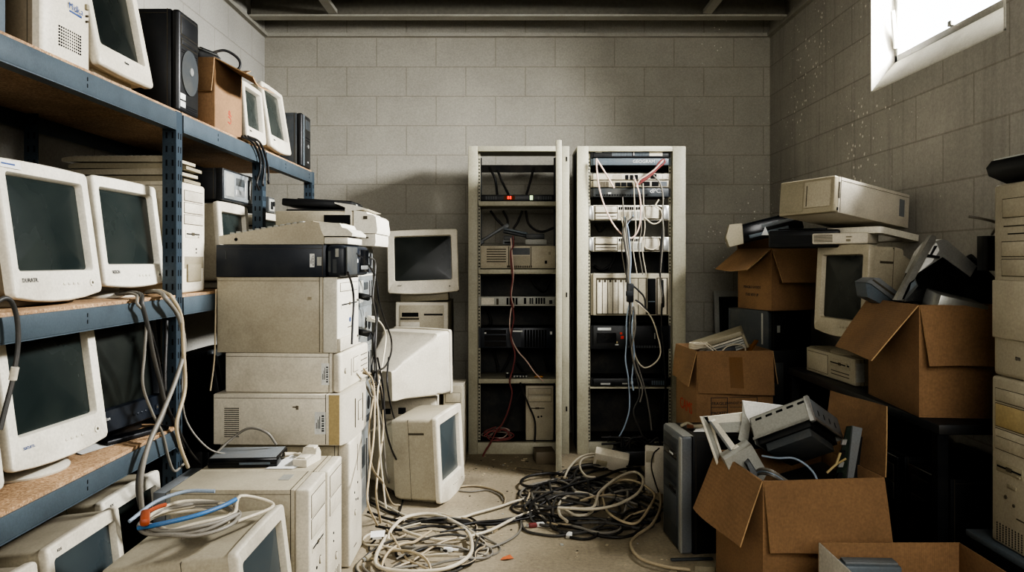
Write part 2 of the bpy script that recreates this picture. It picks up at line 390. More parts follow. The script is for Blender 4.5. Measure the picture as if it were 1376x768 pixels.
def pc(name, label, cat, loc, rot=0, w=.2, h=.44, d=.43, case='beige', bez='cream', feats=(), bt=.03, pitch=0, roll=0, group=None, bev=.006, seam=True, sticker=None, holes=None, curved=False, feet=False, bez_inset=0.0, bulge=.028):
    root = thing(name, label, cat, loc, rz(rot, pitch, roll), group)
    c = MB(); c.box(-w/2, w/2, bt, d, 0, h, case, .003)
    if seam:
        c.box(-w/2-.0008, w/2+.0008, bt+.012, bt+.0145, .004, h+.0008, 'seam')
        c.box(-w/2-.0008, -w/2+.002, bt+.014, d-.004, h-.016, h-.0145, 'seam'); c.box(w/2-.002, w/2+.0008, bt+.014, d-.004, h-.016, h-.0145, 'seam')
    c.build('case', root)
    f = MB()
    if curved:
        pts = [(-w/2, bt), (w/2, bt)] + [(w/2*math.cos(R(a)), -bulge*math.sin(R(a))+.012) for a in range(0, 181, 15)]
        f.loft([[(x, y, z) for x, y in pts] for z in (0, h)], bez)
    else:
        f.box(-w/2+bez_inset, w/2-bez_inset, 0, bt, bez_inset, h-bez_inset, bez, bev, seg=2)
    f.build('front_panel', root)
    yy = .012-bulge if curved else 0
    for ft in feats:
        k = ft[0]
        X = lambda u: -w/2+u*w
        Z = lambda v: v*h
        q = MB()
        if k == 'bay':
            _, a, b_, lo, hi = ft[:5]; m = ft[5] if len(ft) > 5 else bez
            q.box(X(a), X(b_), yy-.0012, .004, Z(lo), Z(hi), 'seam'); q.box(X(a)+.0018, X(b_)-.0018, yy-.003, .003, Z(lo)+.0018, Z(hi)-.0018, m, .002); q.build('drive_bay', root)
        elif k == 'cd':
            _, a, b_, lo, hi = ft[:5]; m = ft[5] if len(ft) > 5 else bez
            q.box(X(a), X(b_), yy-.0012, .004, Z(lo), Z(hi), 'seam'); q.box(X(a)+.0018, X(b_)-.0018, yy-.0035, .003, Z(lo)+.0018, Z(hi)-.0018, m, .002)
            zt = Z(lo)+(Z(hi)-Z(lo))*.62; q.box(X(a)+.008, X(b_)-.008, yy-.004, .003, zt, zt+.0016, 'seam')
            q.build('disc_drive', root); e = MB(); e.box(X(b_)-.026, X(b_)-.012, yy-.006, .002, Z(lo)+.006, Z(lo)+.011, m, .001); e.build('eject_button', root)
        elif k == 'floppy':
            _, a, b_, lo, hi = ft[:5]; m = ft[5] if len(ft) > 5 else bez
            q.box(X(a), X(b_), yy-.002, .003, Z(lo), Z(hi), m, .002); zm = (Z(lo)+Z(hi))/2
            q.box(X(a)+.006, X(b_)-.006, yy-.0032, .002, zm-.0025, zm+.0025, 'hole'); xm = X(a)+(X(b_)-X(a))*.5
            q.box(xm-.012, xm+.012, yy-.0036, .002, zm-.006, zm+.006, 'seam'); q.build('floppy_drive', root)
            e = MB(); e.box(X(b_)-.02, X(b_)-.008, yy-.006, .002, Z(lo)+.003, Z(lo)+.0085, m, .001); e.build('eject_button', root)
        elif k == 'btn':
            _, a, z, r = ft[:4]; m = ft[4] if len(ft) > 4 else bez
            q.cyl((X(a), yy-.001, Z(z)), (X(a), .004, Z(z)), r*1.25, 'seam', 16); q.cyl((X(a), yy-.005, Z(z)), (X(a), .004, Z(z)), r, m, 16); q.build('power_button', root)
        elif k == 'led':
            _, a, z, r = ft[:4]; q.cyl((X(a), yy-.002, Z(z)), (X(a), .004, Z(z)), r, ft[4] if len(ft) > 4 else 'ink', 8); q.build('indicator_light', root)
        elif k == 'dots':
            _, a, b_, lo, hi, nx, nz = ft
            for i in range(nx):
                for j in range(nz):
                    x = X(a)+(X(b_)-X(a))*(i+.5)/nx; z = Z(lo)+(Z(hi)-Z(lo))*(j+.5)/nz; q.box(x-.0022, x+.0022, yy-.0006, .002, z-.0022, z+.0022, 'hole')
            q.build('vent', root)
        elif k == 'slits':
            _, a, b_, lo, hi, n = ft[:6]
            for j in range(n):
                z = Z(lo)+(Z(hi)-Z(lo))*(j+.5)/n; q.box(X(a), X(b_), yy-.0012, .002, z-.0017, z+.0017, 'seam' if len(ft) < 7 else ft[6])
            q.build('vent', root)
        elif k == 'vslits':
            _, a, b_, lo, hi, n = ft[:6]
            for j in range(n):
                x = X(a)+(X(b_)-X(a))*(j+.5)/n; q.box(x-.0017, x+.0017, yy-.0012, .002, Z(lo), Z(hi), 'seam' if len(ft) < 7 else ft[6])
            q.build('vent', root)
        elif k == 'plate':
            _, a, b_, lo, hi, m = ft[:6]; nm = ft[6] if len(ft) > 6 else 'trim_panel'; t = ft[7] if len(ft) > 7 else .002
            q.box(X(a), X(b_), yy-t, .004, Z(lo), Z(hi), m, min(.003, t*.6)); q.build(nm, root)
        elif k == 'disc':
            _, a, z, r, m, nm = ft[:6]; sx = ft[6] if len(ft) > 6 else 1; tk = ft[7] if len(ft) > 7 else .003
            q.loft([[(X(a)+r*sx*math.cos(t*math.pi/16), y, Z(z)+r*math.sin(t*math.pi/16)) for t in range(32)] for y in (.003, yy-tk)], m); q.build(nm, root)
        elif k == 'text':
            _, a, z, s_, body, m = ft[:6]; put_text(root, body, s_, (X(a), yy-.0028, Z(z)), m, name='logo')
    for st in (sticker or ()):
        face, u0, u1, v0, v1, m = st[:6]; nm = st[6] if len(st) > 6 else 'label_sticker'
        q = MB(); e = .0012
        def pl(a0, a1, b0, b1, mm, t):
            if face == 'L': q.box(-w/2-t, -w/2+.0005, a0*d, a1*d, b0*h, b1*h, mm)
            elif face == 'R': q.box(w/2-.0005, w/2+t, a0*d, a1*d, b0*h, b1*h, mm)
            elif face == 'T': q.box((a0-.5)*w, (a1-.5)*w, b0*d, b1*d, h-.0005, h+t, mm)
        pl(u0, u1, v0, v1, m, e)
        if m == 'labelwhite':
            if face == 'T': pl(u0+.2*(u1-u0), u1-.3*(u1-u0), v0+.3*(v1-v0), v0+.5*(v1-v0), 'ink', e+.0006)
            else:
                for k in range(7):
                    a = v0+(v1-v0)*(.12+.11*k); pl(u0+(u1-u0)*.14, u0+(u1-u0)*.36, a, a+(v1-v0)*(.05 if k % 2 else .075), 'ink', e+.0006)
                for k in range(3):
                    pl(u0+(u1-u0)*(.5+.15*k), u0+(u1-u0)*(.56+.15*k), v0+(v1-v0)*.25, v0+(v1-v0)*(.8-.14*k), 'ink', e+.0006)
        q.build(nm, root)
    if holes:
        face, u0, u1, v0, v1, nu, nv = holes; q = MB(); g = .0018
        for i in range(nu):
            for j in range(nv):
                a = (u0+(u1-u0)*(i+.5)/nu)*d; z = (v0+(v1-v0)*(j+.5)/nv)*h; sg = -1 if face == 'L' else 1
                q.box(sg*(w/2-.001), sg*(w/2+.0009), a-g*1.3, a+g*1.3, z-g, z+g, 'hole')
        q.build('vent', root)
    return root

def rear_feats(kind=0):
    """the metal rear of a desktop computer seen at the front (-Y) side of pc()"""
    f = [('plate', .03, .97, .06, .94, 'backpanel', 'rear_panel', .002)]
    if kind == 0:
        f += [('plate', .06, .30, .14, .88, 'lightgrey', 'power_supply', .004), ('disc', .18, .55, .03, 'hole', 'fan'), ('plate', .36, .60, .55, .80, 'darkgrey', 'port_block', .006), ('plate', .36, .60, .2, .42, 'silver', 'port_block', .005)]
        for k in range(4): f.append(('plate', .64+.075*k, .70+.075*k, .16, .84, ('silver', 'hole')[k % 2], 'slot_cover', .004))
    else:
        f += [('slits', .06, .42, .25, .85, 6, 'hole'), ('plate', .46, .62, .2, .85, 'silver', 'port_block', .005), ('plate', .49, .58, .45, .7, 'hole', 'socket', .007), ('disc', .80, .55, .035, 'hole', 'fan'), ('plate', .66, .93, .1, .26, 'ink', 'port_block', .006)]
    return f

def carton(label, loc, rot=0, w=.45, d=.42, h=.5, flaps=(), mat='card', group=None, front_text=(), left_text=(), tape=True, t=.005, stain=None, bottom_tape=False, leftmat=None):
    """open cardboard box; origin at bottom centre; flaps = (side, length, angle from upright, outward)"""
    root = thing('cardboard_box', label, 'cardboard box', loc, rz(rot), group)
    b = MB()
    b.box(-w/2, w/2, -d/2, d/2, 0, t, mat)
    b.box(-w/2, w/2, -d/2, -d/2+t, t, h, mat, .0015); b.box(-w/2, w/2, d/2-t, d/2, t, h, mat, .0015)
    b.box(-w/2, -w/2+t, -d/2+t, d/2-t, t, h, leftmat or mat, .0015); b.box(w/2-t, w/2, -d/2+t, d/2-t, t, h, mat, .0015)
    b.build('box_body', root)
    for fl in flaps:
        s, ln, ang = fl[:3]; skew = fl[3] if len(fl) > 3 else 0.0; m = fl[4] if len(fl) > 4 else mat
        wid = w if s in 'FB' else d; rr = random.Random(int(ln*1000+ang)); nx, nz = 8, 7
        e1, e2 = rr.uniform(0, .012), rr.uniform(0, .012); ph = rr.uniform(0, 6)
        def P(i, j, off):
            u, v = i/nx, j/nz
            half = wid/2-.002-v*((1-u)*e1+u*e2)
            x = -half+2*half*u+skew*v; z = v*ln*(1+.03*math.sin(3*u+ph))
            return Vector((x, -off+.010*math.sin(2.2*u+ph)*v+.008*v*v*math.sin(ph+5*u), z))
        V = [P(i, j, o) for o in (0, .0045) for j in range(nz+1) for i in range(nx+1)]
        n1 = (nx+1)*(nz+1); F = []
        for o in (0, 1):
            for j in range(nz):
                for i in range(nx):
                    a = o*n1+j*(nx+1)+i; F.append((a, a+1, a+nx+2, a+nx+1))
        ring = [i for i in range(nx+1)]+[j*(nx+1)+nx for j in range(1, nz+1)]+[nz*(nx+1)+i for i in range(nx-1, -1, -1)]+[j*(nx+1) for j in range(nz-1, 0, -1)]
        E = [(ring[k], ring[(k+1) % len(ring)], n1+ring[(k+1) % len(ring)], n1+ring[k]) for k in range(len(ring))]
        rotz = {'F': 0, 'R': 90, 'B': 180, 'L': -90}[s]; off = (d/2 if s in 'FB' else w/2)+.0025
        M = Matrix.Rotation(R(rotz), 4, 'Z') @ Matrix.Translation((0, -off, h-.001)) @ Matrix.Rotation(R(ang), 4, 'X')
        q = MB(); q.add(V, F, m, M); q.add(V, E, 'cardedge', M); q.build('flap', root)
        if len(fl) > 5 and fl[5] == 'tape':
            q = MB(); ks = [(3.3+i*.7, j) for j in range(1, nz) for i in range(3)]; q.add([P(i, j, -.0015) for i, j in ks], [(r_*3+c, r_*3+c+1, r_*3+c+4, r_*3+c+3) for r_ in range(nz-2) for c in range(2)], 'tape', M); q.build('packing_tape', root)
    for body, s_, x, z, m, spin in front_text: put_text(root, body, s_, (x, -d/2-.0007, z), m, name='printing', spin=spin)
    for body, s_, y, z, m, spin in left_text: put_text(root, body, s_, (-w/2-.0007, y, z), m, LEFT, 'printing', spin=spin)
    return root
def loose(name, label, cat, mb, loc=(0, 0, 0), rot=(0, 0, 0), group=None):
    o = mb.build(name); o.location = loc; o.rotation_euler = tuple(R(a) for a in rot); return tag(o, label, cat, group)
# ------------------------------------------------------------------ the room
XL, XR, YB, YF, ZW, ZC = -1.80, 1.90, 5.45, -1.6, 2.89, 3.22
struct(MB().box(XL-.2, XR+.2, YF-.2, YB+.2, -.1, 0, 'concrete'), 'floor')
struct(MB().box(XL-.2, XR+.2, YF-.2, YB+.2, ZC, ZC+.1, 'ceil'), 'ceiling')
struct(MB().box(XL-.2, XR+.2, YB, YB+.2, 0, ZC, 'wall_b'), 'wall_back')
struct(MB().box(XL-.2, XR+.2, YF-.2, YF, 0, ZC, 'wall_b'), 'wall_front')
struct(MB().box(XL-.2, XL, YF, YB, 0, ZC, 'wall_l'), 'wall_left')
WY0, WY1, WZ0, WZ1 = 2.853, 3.926, 2.14, 2.80; XO = XR+.22
w = MB()
w.box(XR, XO, YF, WY0, 0, ZC, 'wall_r'); w.box(XR, XO, WY1, YB, 0, ZC, 'wall_r'); w.box(XR, XO, WY0, WY1, 0, WZ0, 'wall_r'); w.box(XR, XO, WY0, WY1, WZ1, ZC, 'wall_r')
struct(w, 'wall_right')
win = thing('window_1', 'high basement window in a deep white plaster reveal in the block wall', 'window'); win['kind'] = 'structure'
q = MB(); t = .012; XI, ZI = XR+.12, WZ0+.155
q.box(XR-.002, XI+.04, WY1-t, WY1, WZ0, WZ1, 'plaster'); q.box(XR-.002, XI+.04, WY0, WY0+t, WZ0, WZ1, 'plaster'); q.box(XR-.002, XI+.04, WY0, WY1, WZ1-t, WZ1, 'plaster')
q.prism([(XR-.002, WZ0-.002), (XR-.002, WZ0+.006), (XI, ZI), (XI+.04, ZI), (XI+.04, WZ0-.002)], 1, WY0, WY1, 'plaster'); q.build('window_reveal', win)
fx0, fx1 = XI, XI+.035; q = MB()
for a, b_, c_, e in ((WY0+t, WY1-t, ZI, ZI+.035), (WY0+t, WY1-t, WZ1-.05, WZ1-t), (WY0+t, WY0+.05, ZI, WZ1-t), (WY1-.04, WY1-t, ZI, WZ1-t)):
    q.box(fx0, fx1, a, b_, c_, e, 'winframe', .004)
q.build('window_frame', win)
q = MB(); q.box(fx0+.015, fx0+.019, WY0+.05, WY1-.04, ZI+.035, WZ1-.05, 'pane'); q.build('window_pane', win)
q = MB(); q.box(fx0-.02, fx0, 3.38, 3.41, ZI+.03, ZI+.055, 'winframe', .003); q.build('window_latch', win)
q = MB(); q.cyl((fx0-.004, WY1-.03, ZI+.07), (fx0-.03, WY1-.05, ZI+.26), .011, 'plaster', 8); q.build('window_stay', win)
# ledger line round the top of the walls, joists and one long runner under the deck
struct(MB().box(XL, XR, YB-.03, YB, ZW, ZW+.025, 'joist'), 'trim_1'); struct(MB().box(XR-.03, XR, YF, YB-.03, ZW, ZW+.025, 'joist'), 'trim_2'); struct(MB().box(XL, XL+.03, YF, YB-.03, ZW, ZW+.025, 'joist'), 'trim_3')
k = 4
for y in (5.08, 4.66, 4.24, 3.82, 3.0, 2.2, 1.4, .6):
    j = MB(); j.box(XL+.03, XR-.03, y-.045, y+.045, ZW+.02, ZW+.032, 'joist'); j.box(XL+.03, XR-.03, y-.008, y+.008, ZW+.032, ZC, 'ceil'); struct(j, 'trim_%d' % k); k += 1
for x in (1.33, -1.2):
    struct(MB().box(x-.03, x+.03, YF, 5.03, ZW+.034, ZW+.06, 'joist'), 'trim_%d' % k); k += 1

# ------------------------------------------------------------------ shelving along the left wall
SX, SXB = -1.213, -1.765
Z_TOP, Z_MID, Z_LOW = 1.805, 1.131, .655
sh = thing('storage_shelving', 'long blue-grey slotted steel shelving with chipboard shelves along the left wall', 'shelving')
BAYS = [(.85, 2.70), (2.75, 3.64), (3.69, 4.55)]
for y in (.80, 2.70, 3.64, 4.55):
    for front in (1, 0):
        p = MB(); x0, x1 = (SX-.05, SX) if front else (SXB, SXB+.05); ph = 1.80 if front else 1.84
        mt = 'poststeel'
        p.box(x0, x1, y, y+.004, 0, ph, mt); 
        if front: p.box(x1-.004, x1, y+.004, y+.05, 0, ph, mt)
        else: p.box(x0, x0+.004, y+.004, y+.05, 0, ph, mt)
        z = .05
        while z < ph-.05:
            for fx in (.012, .034):
                p.box(x0+fx, x0+fx+.006, y-.0008, y+.002, z, z+.022, 'hole')
            if front:
                p.box(x1-.002, x1+.0008, y+.015, y+.021, z, z+.022, 'hole'); p.box(x1-.002, x1+.0008, y+.034, y+.040, z, z+.022, 'hole')
            z += .05
        p.build('upright', sh)
for bi, (a, b_) in enumerate(BAYS):
    for zi, z in enumerate((Z_TOP, Z_MID, Z_LOW)):
        if zi == 2 and bi > 0: continue
        q = MB(); q.box(SXB+.006, SX-.003, a+.003, b_+(.05 if bi < 2 else 0)-.005, z-.016, z, 'particle', .001); q.build('shelf_board', sh)
        for front in (1, 0):
            q = MB(); x0, x1 = (SX-.003, SX+.004) if front else (SXB-.004, SXB+.003)
            q.box(x0, x1, a+.006, b_-.004, z-.072, z-.010, 'shelfsteel', .002)
            if front:
                q.box(x0-.03, x1, a+.006, b_-.004, z-.076, z-.072, 'shelfsteel')
                for yy in ((a+b_)/2-.12, (a+b_)/2+.35):
                    for zz in (-.036, -.055): q.box(x1-.001, x1+.0008, yy, yy+.004, z+zz, z+zz+.011, 'hole')
            q.build('beam', sh)
# ------------------------------------------------------------------ top shelf, front to back
e = .001
TOWER_F = [('bay', .1, .9, .80, .92), ('bay', .1, .9, .67, .79), ('floppy', .14, .86, .58, .65), ('btn', .3, .45, .010), ('led', .55, .45, .003), ('led', .65, .45, .003)]
pc('pc_tower', 'dark glossy tower at the near end of the top shelf, cut by the frame', 'computer', (-1.25, 1.745, Z_TOP+e), 90, .20, .42, .42, 'gloss', 'slate',
   [('plate', .12, .88, .55, .95, 'gloss', 'front_door', .004), ('vslits', .2, .8, .08, .4, 5, 'hole')])
pc('pc_tower', 'cream tower with shaded dark brown side and square dotted vent on the top shelf', 'computer', (-1.225, 2.066, Z_TOP+e), 90, .226, .45, .44, 'umber', 'cream',
   [('bay', .30, .80, .60, .72), ('plate', .46, .80, .455, .52, 'yellowed', 'sticker', .0015), ('dots', .26, .74, .07, .20, 11, 7), ('plate', .84, .90, .385, .42, 'recess', 'reset_button', .003), ('led', .87, .345, .0035, 'seam'), ('led', .87, .31, .0035, 'seam'), ('text', .60, .345, .026, 'Midk.a', 'blueink'), ('plate', .48, .74, .31, .322, 'blueink', 'badge', .0012)], curved=True, bulge=.015)
crt('cream monitor leaning back between the cream and black towers on the top shelf', (-1.215, 2.37, Z_TOP+e), 90, .34, .40, .40, .035, 11, 'low', 'cream', 'beige', 'screendark', bow=.005, chin=.07, logo='view', logopos='mid', buttons=0)
pc('pc_tower', 'tall black tower with oval front badge on the top shelf by the post', 'computer', (-1.216, 2.818, Z_TOP+e), 90, .175, .375, .42, 'black', 'black',
   [('bay', .08, .92, .76, .95, 'black'), ('cd', .1, .9, .66, .73, 'black'), ('slits', .12, .88, .585, .63, 2, 'hole'), ('disc', .5, .42, .085, 'darkgrey', 'front_boss', .85, .004), ('disc', .55, .44, .015, 'silver', 'badge', 1, .007), ('plate', .05, .30, .125, .185, 'labelwhite', 'sticker', .0015), ('plate', .05, .30, .05, .11, 'labelwhite', 'sticker', .0015), ('slits', .35, .9, .03, .09, 3, 'hole')], bev=.012)
cb = carton('open cardboard box of gadgets on the top shelf beside the black tower', (-1.375, 3.225, Z_TOP+e), 0, .31, .31, .29, [('R', .17, 118, .0), ('F', .15, 168), ('B', .15, 60), ('L', .14, 80)])
q = MB(); put_text(cb, 'UP', .05, (.1556, .01, .07), 'redink', Matrix(((0, 0, 1, 0), (1, 0, 0, 0), (0, 1, 0, 0), (0, 0, 0, 1))), 'printing', spin=80)
q = MB(); q.box(-.05, .05, -.09, .09, 0, .055, 'black', .012); q.box(-.035, .035, -.075, .075, .055, .062, 'darkgrey', .003)
for k in range(4): q.box(-.03, .03, -.06+.032*k, -.045+.032*k, .06, .066, 'hole', .002)
loose('desk_phone', 'black handset lying on top of the box on the top shelf', 'telephone', q, (-1.35, 3.275, Z_TOP+.315), (18, 14, 35))
cable('black cord looping off the box on the top shelf', [(-1.32, 3.28, 2.17), (-1.27, 3.31, 2.19), (-1.225, 3.34, 2.165), (-1.215, 3.34, 2.125), (-1.25, 3.32, 2.09), (-1.29, 3.29, 2.10)], .006, 'c_black', 'cord', 'cord')
q = MB(); q.box(-.10, .10, -.07, .07, 0, .05, 'tan', .01); q.box(-.09, .03, -.06, .06, .05, .056, 'recess'); loose('modem', 'olive plastic modem poking out of the box on the top shelf', 'modem', q, (-1.46, 3.17, Z_TOP+.30), (0, 22, 20))
crt('small cream monitor right of the box on the top shelf', (-1.225, 3.605, Z_TOP+e), 90, .27, .265, .30, .03, 5, 'low', 'cream', 'beige', 'screen', chin=.055, side=.028, top=.024, logo='view', buttons=0)
crt('cream monitor tilted back beside the dark tower at the far end of the top shelf', (-1.205, 3.93, Z_TOP+e), 90, .34, .335, .36, .03, 9, 'low', 'cream', 'beige', 'screen', chin=.065, side=.026, top=.022, logo='view', buttons=0)
pc('pc_tower', 'dark grey tower closing the far end of the top shelf', 'computer', (-1.212, 4.42, Z_TOP+e), 90, .19, .31, .40, 'darkgrey', 'black',
   [('bay', .35, .92, .72, .92, 'darkgrey'), ('slits', .4, .9, .5, .6, 2, 'hole'), ('disc', .65, .42, .012, 'silver', 'badge', 1, .005), ('plate', .12, .24, .02, .98, 'slate', 'trim_panel', .004), ('text', .62, .12, .02, 'xon', 'labelwhite')], bev=.01)

# ------------------------------------------------------------------ middle shelf
ZM = Z_MID+e
crt('large cream monitor with blue corner sticker, first on the middle shelf', (-1.262, 2.10, ZM), 90, .41, .365, .42, .03, 8, 'low', 'white', 'umber', 'screen', logo='DURATR.', sticker=True, chin=.068, bow=.02)
crt('cream monitor on a round base, second on the middle shelf by the post', (-1.278, 2.56, ZM), 90, .42, .355, .42, .045, 7, 'disc', 'white', 'umber', 'screen', logo='REIGN', chin=.068, bow=.012)
pc('pc_tower', 'cream tower with sooty round front foot standing behind the shelf post', 'computer', (-1.245, 2.925, ZM), 90, .22, .425, .42, 'beige', 'cream',
   [('bay', .1, .88, .83, .93), ('bay', .1, .88, .72, .82), ('bay', .1, .88, .62, .71), ('floppy', .16, .74, .50, .57), ('led', .6, .40, .004, 'ink'), ('led', .6, .365, .003, 'ink'), ('plate', .2, .75, .10, .26, 'tan', 'front_boss', .008), ('plate', .12, .9, .22, .33, 'recess', 'smudge', .0008)], bev=.012)
for k in range(4):
    q = MB(); q.prism([(0, 0), (.44, 0), (.44, .012), (.40, .024), (.03, .020), (0, .014)], 1, 0, .165, 'beige' if k % 2 else 'tan')
    q.box(.425, .438, .012, .155, .005, .012, 'seam')
    if k == 3:
        for i in range(14):
            for j in range(5): q.box(.03+.026*i, .051+.026*i, .02+.026*j, .041+.026*j, .018, .027, 'lightgrey', .002)
    loose('keyboard', ('lowest', 'second', 'third', 'topmost')[k]+' flat keyboard of the four stacked on the cream tower behind the post', 'keyboard', q, (-1.70+(.01, .0, .015, -.01)[k], 2.835, ZM+.4265+.0248*k), (0, 0, (2, -1, 3, 0)[k]), 'stacked keyboards')
T_ = crt('cream monitor under the computer with the metal back on the middle shelf', (-1.272, 3.49, ZM), 92, .41, .36, .40, .03, 4, 'low', 'cream', 'beige', 'screen', chin=.09, side=.04, top=.045, buttons=3)
pc('desktop_pc', 'black desktop computer with silver rear panel lying on the shelf monitor', 'computer', (-1.285, 3.54, ZM+.397), 90, .43, .142, .40, 'black', 'darksteel', rear_feats(0), bev=.002)
crt('second cream monitor half hidden behind the printer on the middle shelf', (-1.262, 4.03, ZM), 90, .35, .35, .36, .025, 3, 'low', 'cream', 'beige', 'screendark', buttons=0)
q = MB(); q.box(-.07, .07, -.05, .05, 0, .085, 'darkgrey', .006); q.box(.068, .073, -.042, .042, .01, .075, 'lightgrey', .002); q.box(.072, .075, -.025, .01, .02, .06, 'hole'); q.cyl((.072, .025, .05), (.076, .025, .05), .014, 'hole')
loose('power_adapter', 'small grey power unit on top of the second shelf monitor', 'adapter', q, (-1.36, 4.02, ZM+.381))
# ------------------------------------------------------------------ low shelf
ZL = Z_LOW+e
crt('cream monitor at the near end of the low shelf, cut by the frame', (-1.250, 1.64, ZL), 90, .41, .38, .42, .04, 7, 'disc', 'white', 'beige', 'screendark', chin=.075)
crt('cream monitor on a wide round base on the low shelf', (-1.265, 2.115, ZL), 86, .41, .385, .42, .055, 8, 'disc', 'white', 'umber', 'screen', logo='saturn.', logomat='blueink', chin=.082, bow=.016, side=.04)
crt('black monitor beside the cream one on the low shelf', (-1.285, 2.53, ZL), 84, .40, .385, .38, .045, 6, 'low', 'navy', 'black', 'screendark', logo='vision', logomat='labelwhite', chin=.07, bow=.004, side=.026, top=.028, buttons=5, slot=False)
q = MB(); q.add([(0, 0, .001), (.17, .01, .001), (.19, .085, .003), (.12, .1, .012), (.02, .075, .004), (.09, .05, .009)], [(0, 1, 5), (1, 2, 5), (2, 3, 5), (3, 4, 5), (4, 0, 5)], 'paper')
loose('paper', 'crumpled scrap of white paper on the low shelf edge', 'paper', q, (-1.325, 2.30, ZL), (0, 0, 72))
q = MB(); q.box(0, .26, 0, .05, 0, .018, 'black', .006); loose('power_strip', 'black power strip lying behind the paper scrap on the low shelf', 'power strip', q, (-1.30, 2.40, ZL), (0, 0, 70))
# ------------------------------------------------------------------ on the floor under the shelving
crt('cream monitor on the floor under the low shelf, nearest corner only', (-1.21, 1.765, .001), 90, .39, .40, .38, .07, 5, 'low', 'cream', 'beige', 'screenblue', logo='KDS', logopos='topleft')
crt('cream monitor on the floor under the low shelf, whole face showing', (-1.20, 2.19, .001), 90, .37, .41, .40, .07, 7, 'low', 'cream', 'beige', 'screenblue', logo='KDS', logopos='topleft', side=.03, top=.04)
crt('cream monitor pushed further back under the low shelf with dark screen', (-1.30, 2.63, .001), 90, .40, .395, .33, .07, 5, 'low', 'white', 'beige', 'screendark', logo='AOC', logopos='topleft', top=.05)
pc('desktop_pc', 'slim grey case standing on edge before the foot of the shelf post', 'computer', (-1.132, 2.655, .001), 90, .30, .475, .072, 'greyplastic', 'lightgrey', [], bt=.03, seam=False)
pc('desktop_pc', 'black desktop computer on the floor behind the shelf post', 'computer', (-1.27, 3.35, .001), 90, .42, .45, .40, 'black', 'black', [('bay', .1, .9, .6, .9, 'darkgrey')])
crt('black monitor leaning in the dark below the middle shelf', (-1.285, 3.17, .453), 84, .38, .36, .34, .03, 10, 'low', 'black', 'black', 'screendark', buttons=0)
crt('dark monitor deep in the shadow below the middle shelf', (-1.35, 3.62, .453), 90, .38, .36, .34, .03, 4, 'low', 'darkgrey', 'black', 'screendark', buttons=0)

# ------------------------------------------------------------------ the big stack in front of the shelving
pc('pc_tower', 'front tower of the row, its bare beige top behind the coil of cable', 'computer', (-.66, 2.555, .001), 90, .215, .502, .46, 'beige', 'cream',
   [('bay', .08, .92, .80, .95), ('bay', .08, .92, .66, .79), ('floppy', .12, .8, .56, .62), ('led', .4, .42, .006, 'hole'), ('btn', .62, .44, .012), ('slits', .15, .85, .06, .2, 5)], bt=.05, bev=.008, sticker=[('T', .50, .80, .22, .30, 'lightgrey', 'sticker')])
pc('pc_tower', 'second tower of the row, with a black drive lying on it', 'computer', (-.655, 2.785, .001), 90, .215, .498, .47, 'beige', 'cream',
   [('bay', .08, .92, .80, .95), ('bay', .08, .92, .66, .79), ('led', .35, .50, .005, 'ink'), ('led', .35, .44, .004, 'ink'), ('btn', .55, .3, .012), ('vslits', .2, .8, .05, .2, 6)], bt=.04, bev=.008)
pc('pc_tower', 'tall scuffed tower at the foot of the big stack', 'computer', (-.655, 3.162, .001), 90, .245, .513, .53, 'tan', 'cream',
   [('vslits', .55, .62, .70, .92, 1), ('led', .35, .55, .005, 'ink'), ('led', .6, .60, .005, 'ink'), ('led', .45, .48, .005, 'ink'), ('led', .62, .46, .006, 'ink'), ('btn', .4, .38, .010), ('slits', .3, .5, .10, .13, 1)], bt=.05, bev=.01)
pc('pc_tower', 'beige tower hidden behind the scuffed one, holding up the big stack', 'computer', (-.72, 3.395, .001), 90, .2, .513, .45, 'beige', 'beige', [])
pc('desktop_pc', 'beige desktop with bulging front and dotted side vent in the big stack', 'computer', (-.665, 3.195, .516), 88, .43, .203, .525, 'cream', 'cream',
   [('vslits', .30, .38, .2, .8, 1), ('vslits', .62, .68, .2, .8, 1), ('bay', .45, .58, .3, .7, 'cream')], bt=.055, curved=True, sticker=[('L', .13, .215, .22, .66, 'labelwhite'), ('L', .024, .104, .01, .99, 'yellowed', 'shaded_band'), ('L', .34, .36, .70, .78, 'umber', 'scuff'), ('L', .355, .385, .74, .765, 'umber', 'scuff')], holes=('L', .80, .915, .14, .74, 10, 15))  # side band of the front tinted yellowish to carry its shade
pc('desktop_pc', 'beige desktop with barcode label on its side, above the bulging-fronted one', 'computer', (-.672, 3.225, .7205), 86, .43, .160, .48, 'cream', 'cream',
   [('vslits', .34, .36, .3, .75, 1), ('bay', .42, .60, .35, .75), ('slits', .7, .95, .2, .8, 4), ('btn', .15, .5, .010)], bt=.035, bev=.012, sticker=[('L', .10, .165, .2, .75, 'labelwhite')])
pc('desktop_pc', 'squat beige computer with stepped front under the navy one', 'computer', (-.69, 3.175, .8815), 87, .33, .308, .50, 'beige', 'white',
   [('bay', .1, .92, .80, .92), ('slits', .2, .8, .845, .875, 1), ('floppy', .14, .9, .57, .68), ('disc', .55, .40, .010, 'blueink', 'badge'), ('slits', .45, .68, .295, .305, 1), ('plate', .0, .78, .02, .19, 'cream', 'step_panel', .012), ('slits', .18, .7, .06, .15, 2)], bt=.062, bev=.006, sticker=[('L', .215, .25, .70, .74, 'tan', 'scuff')])
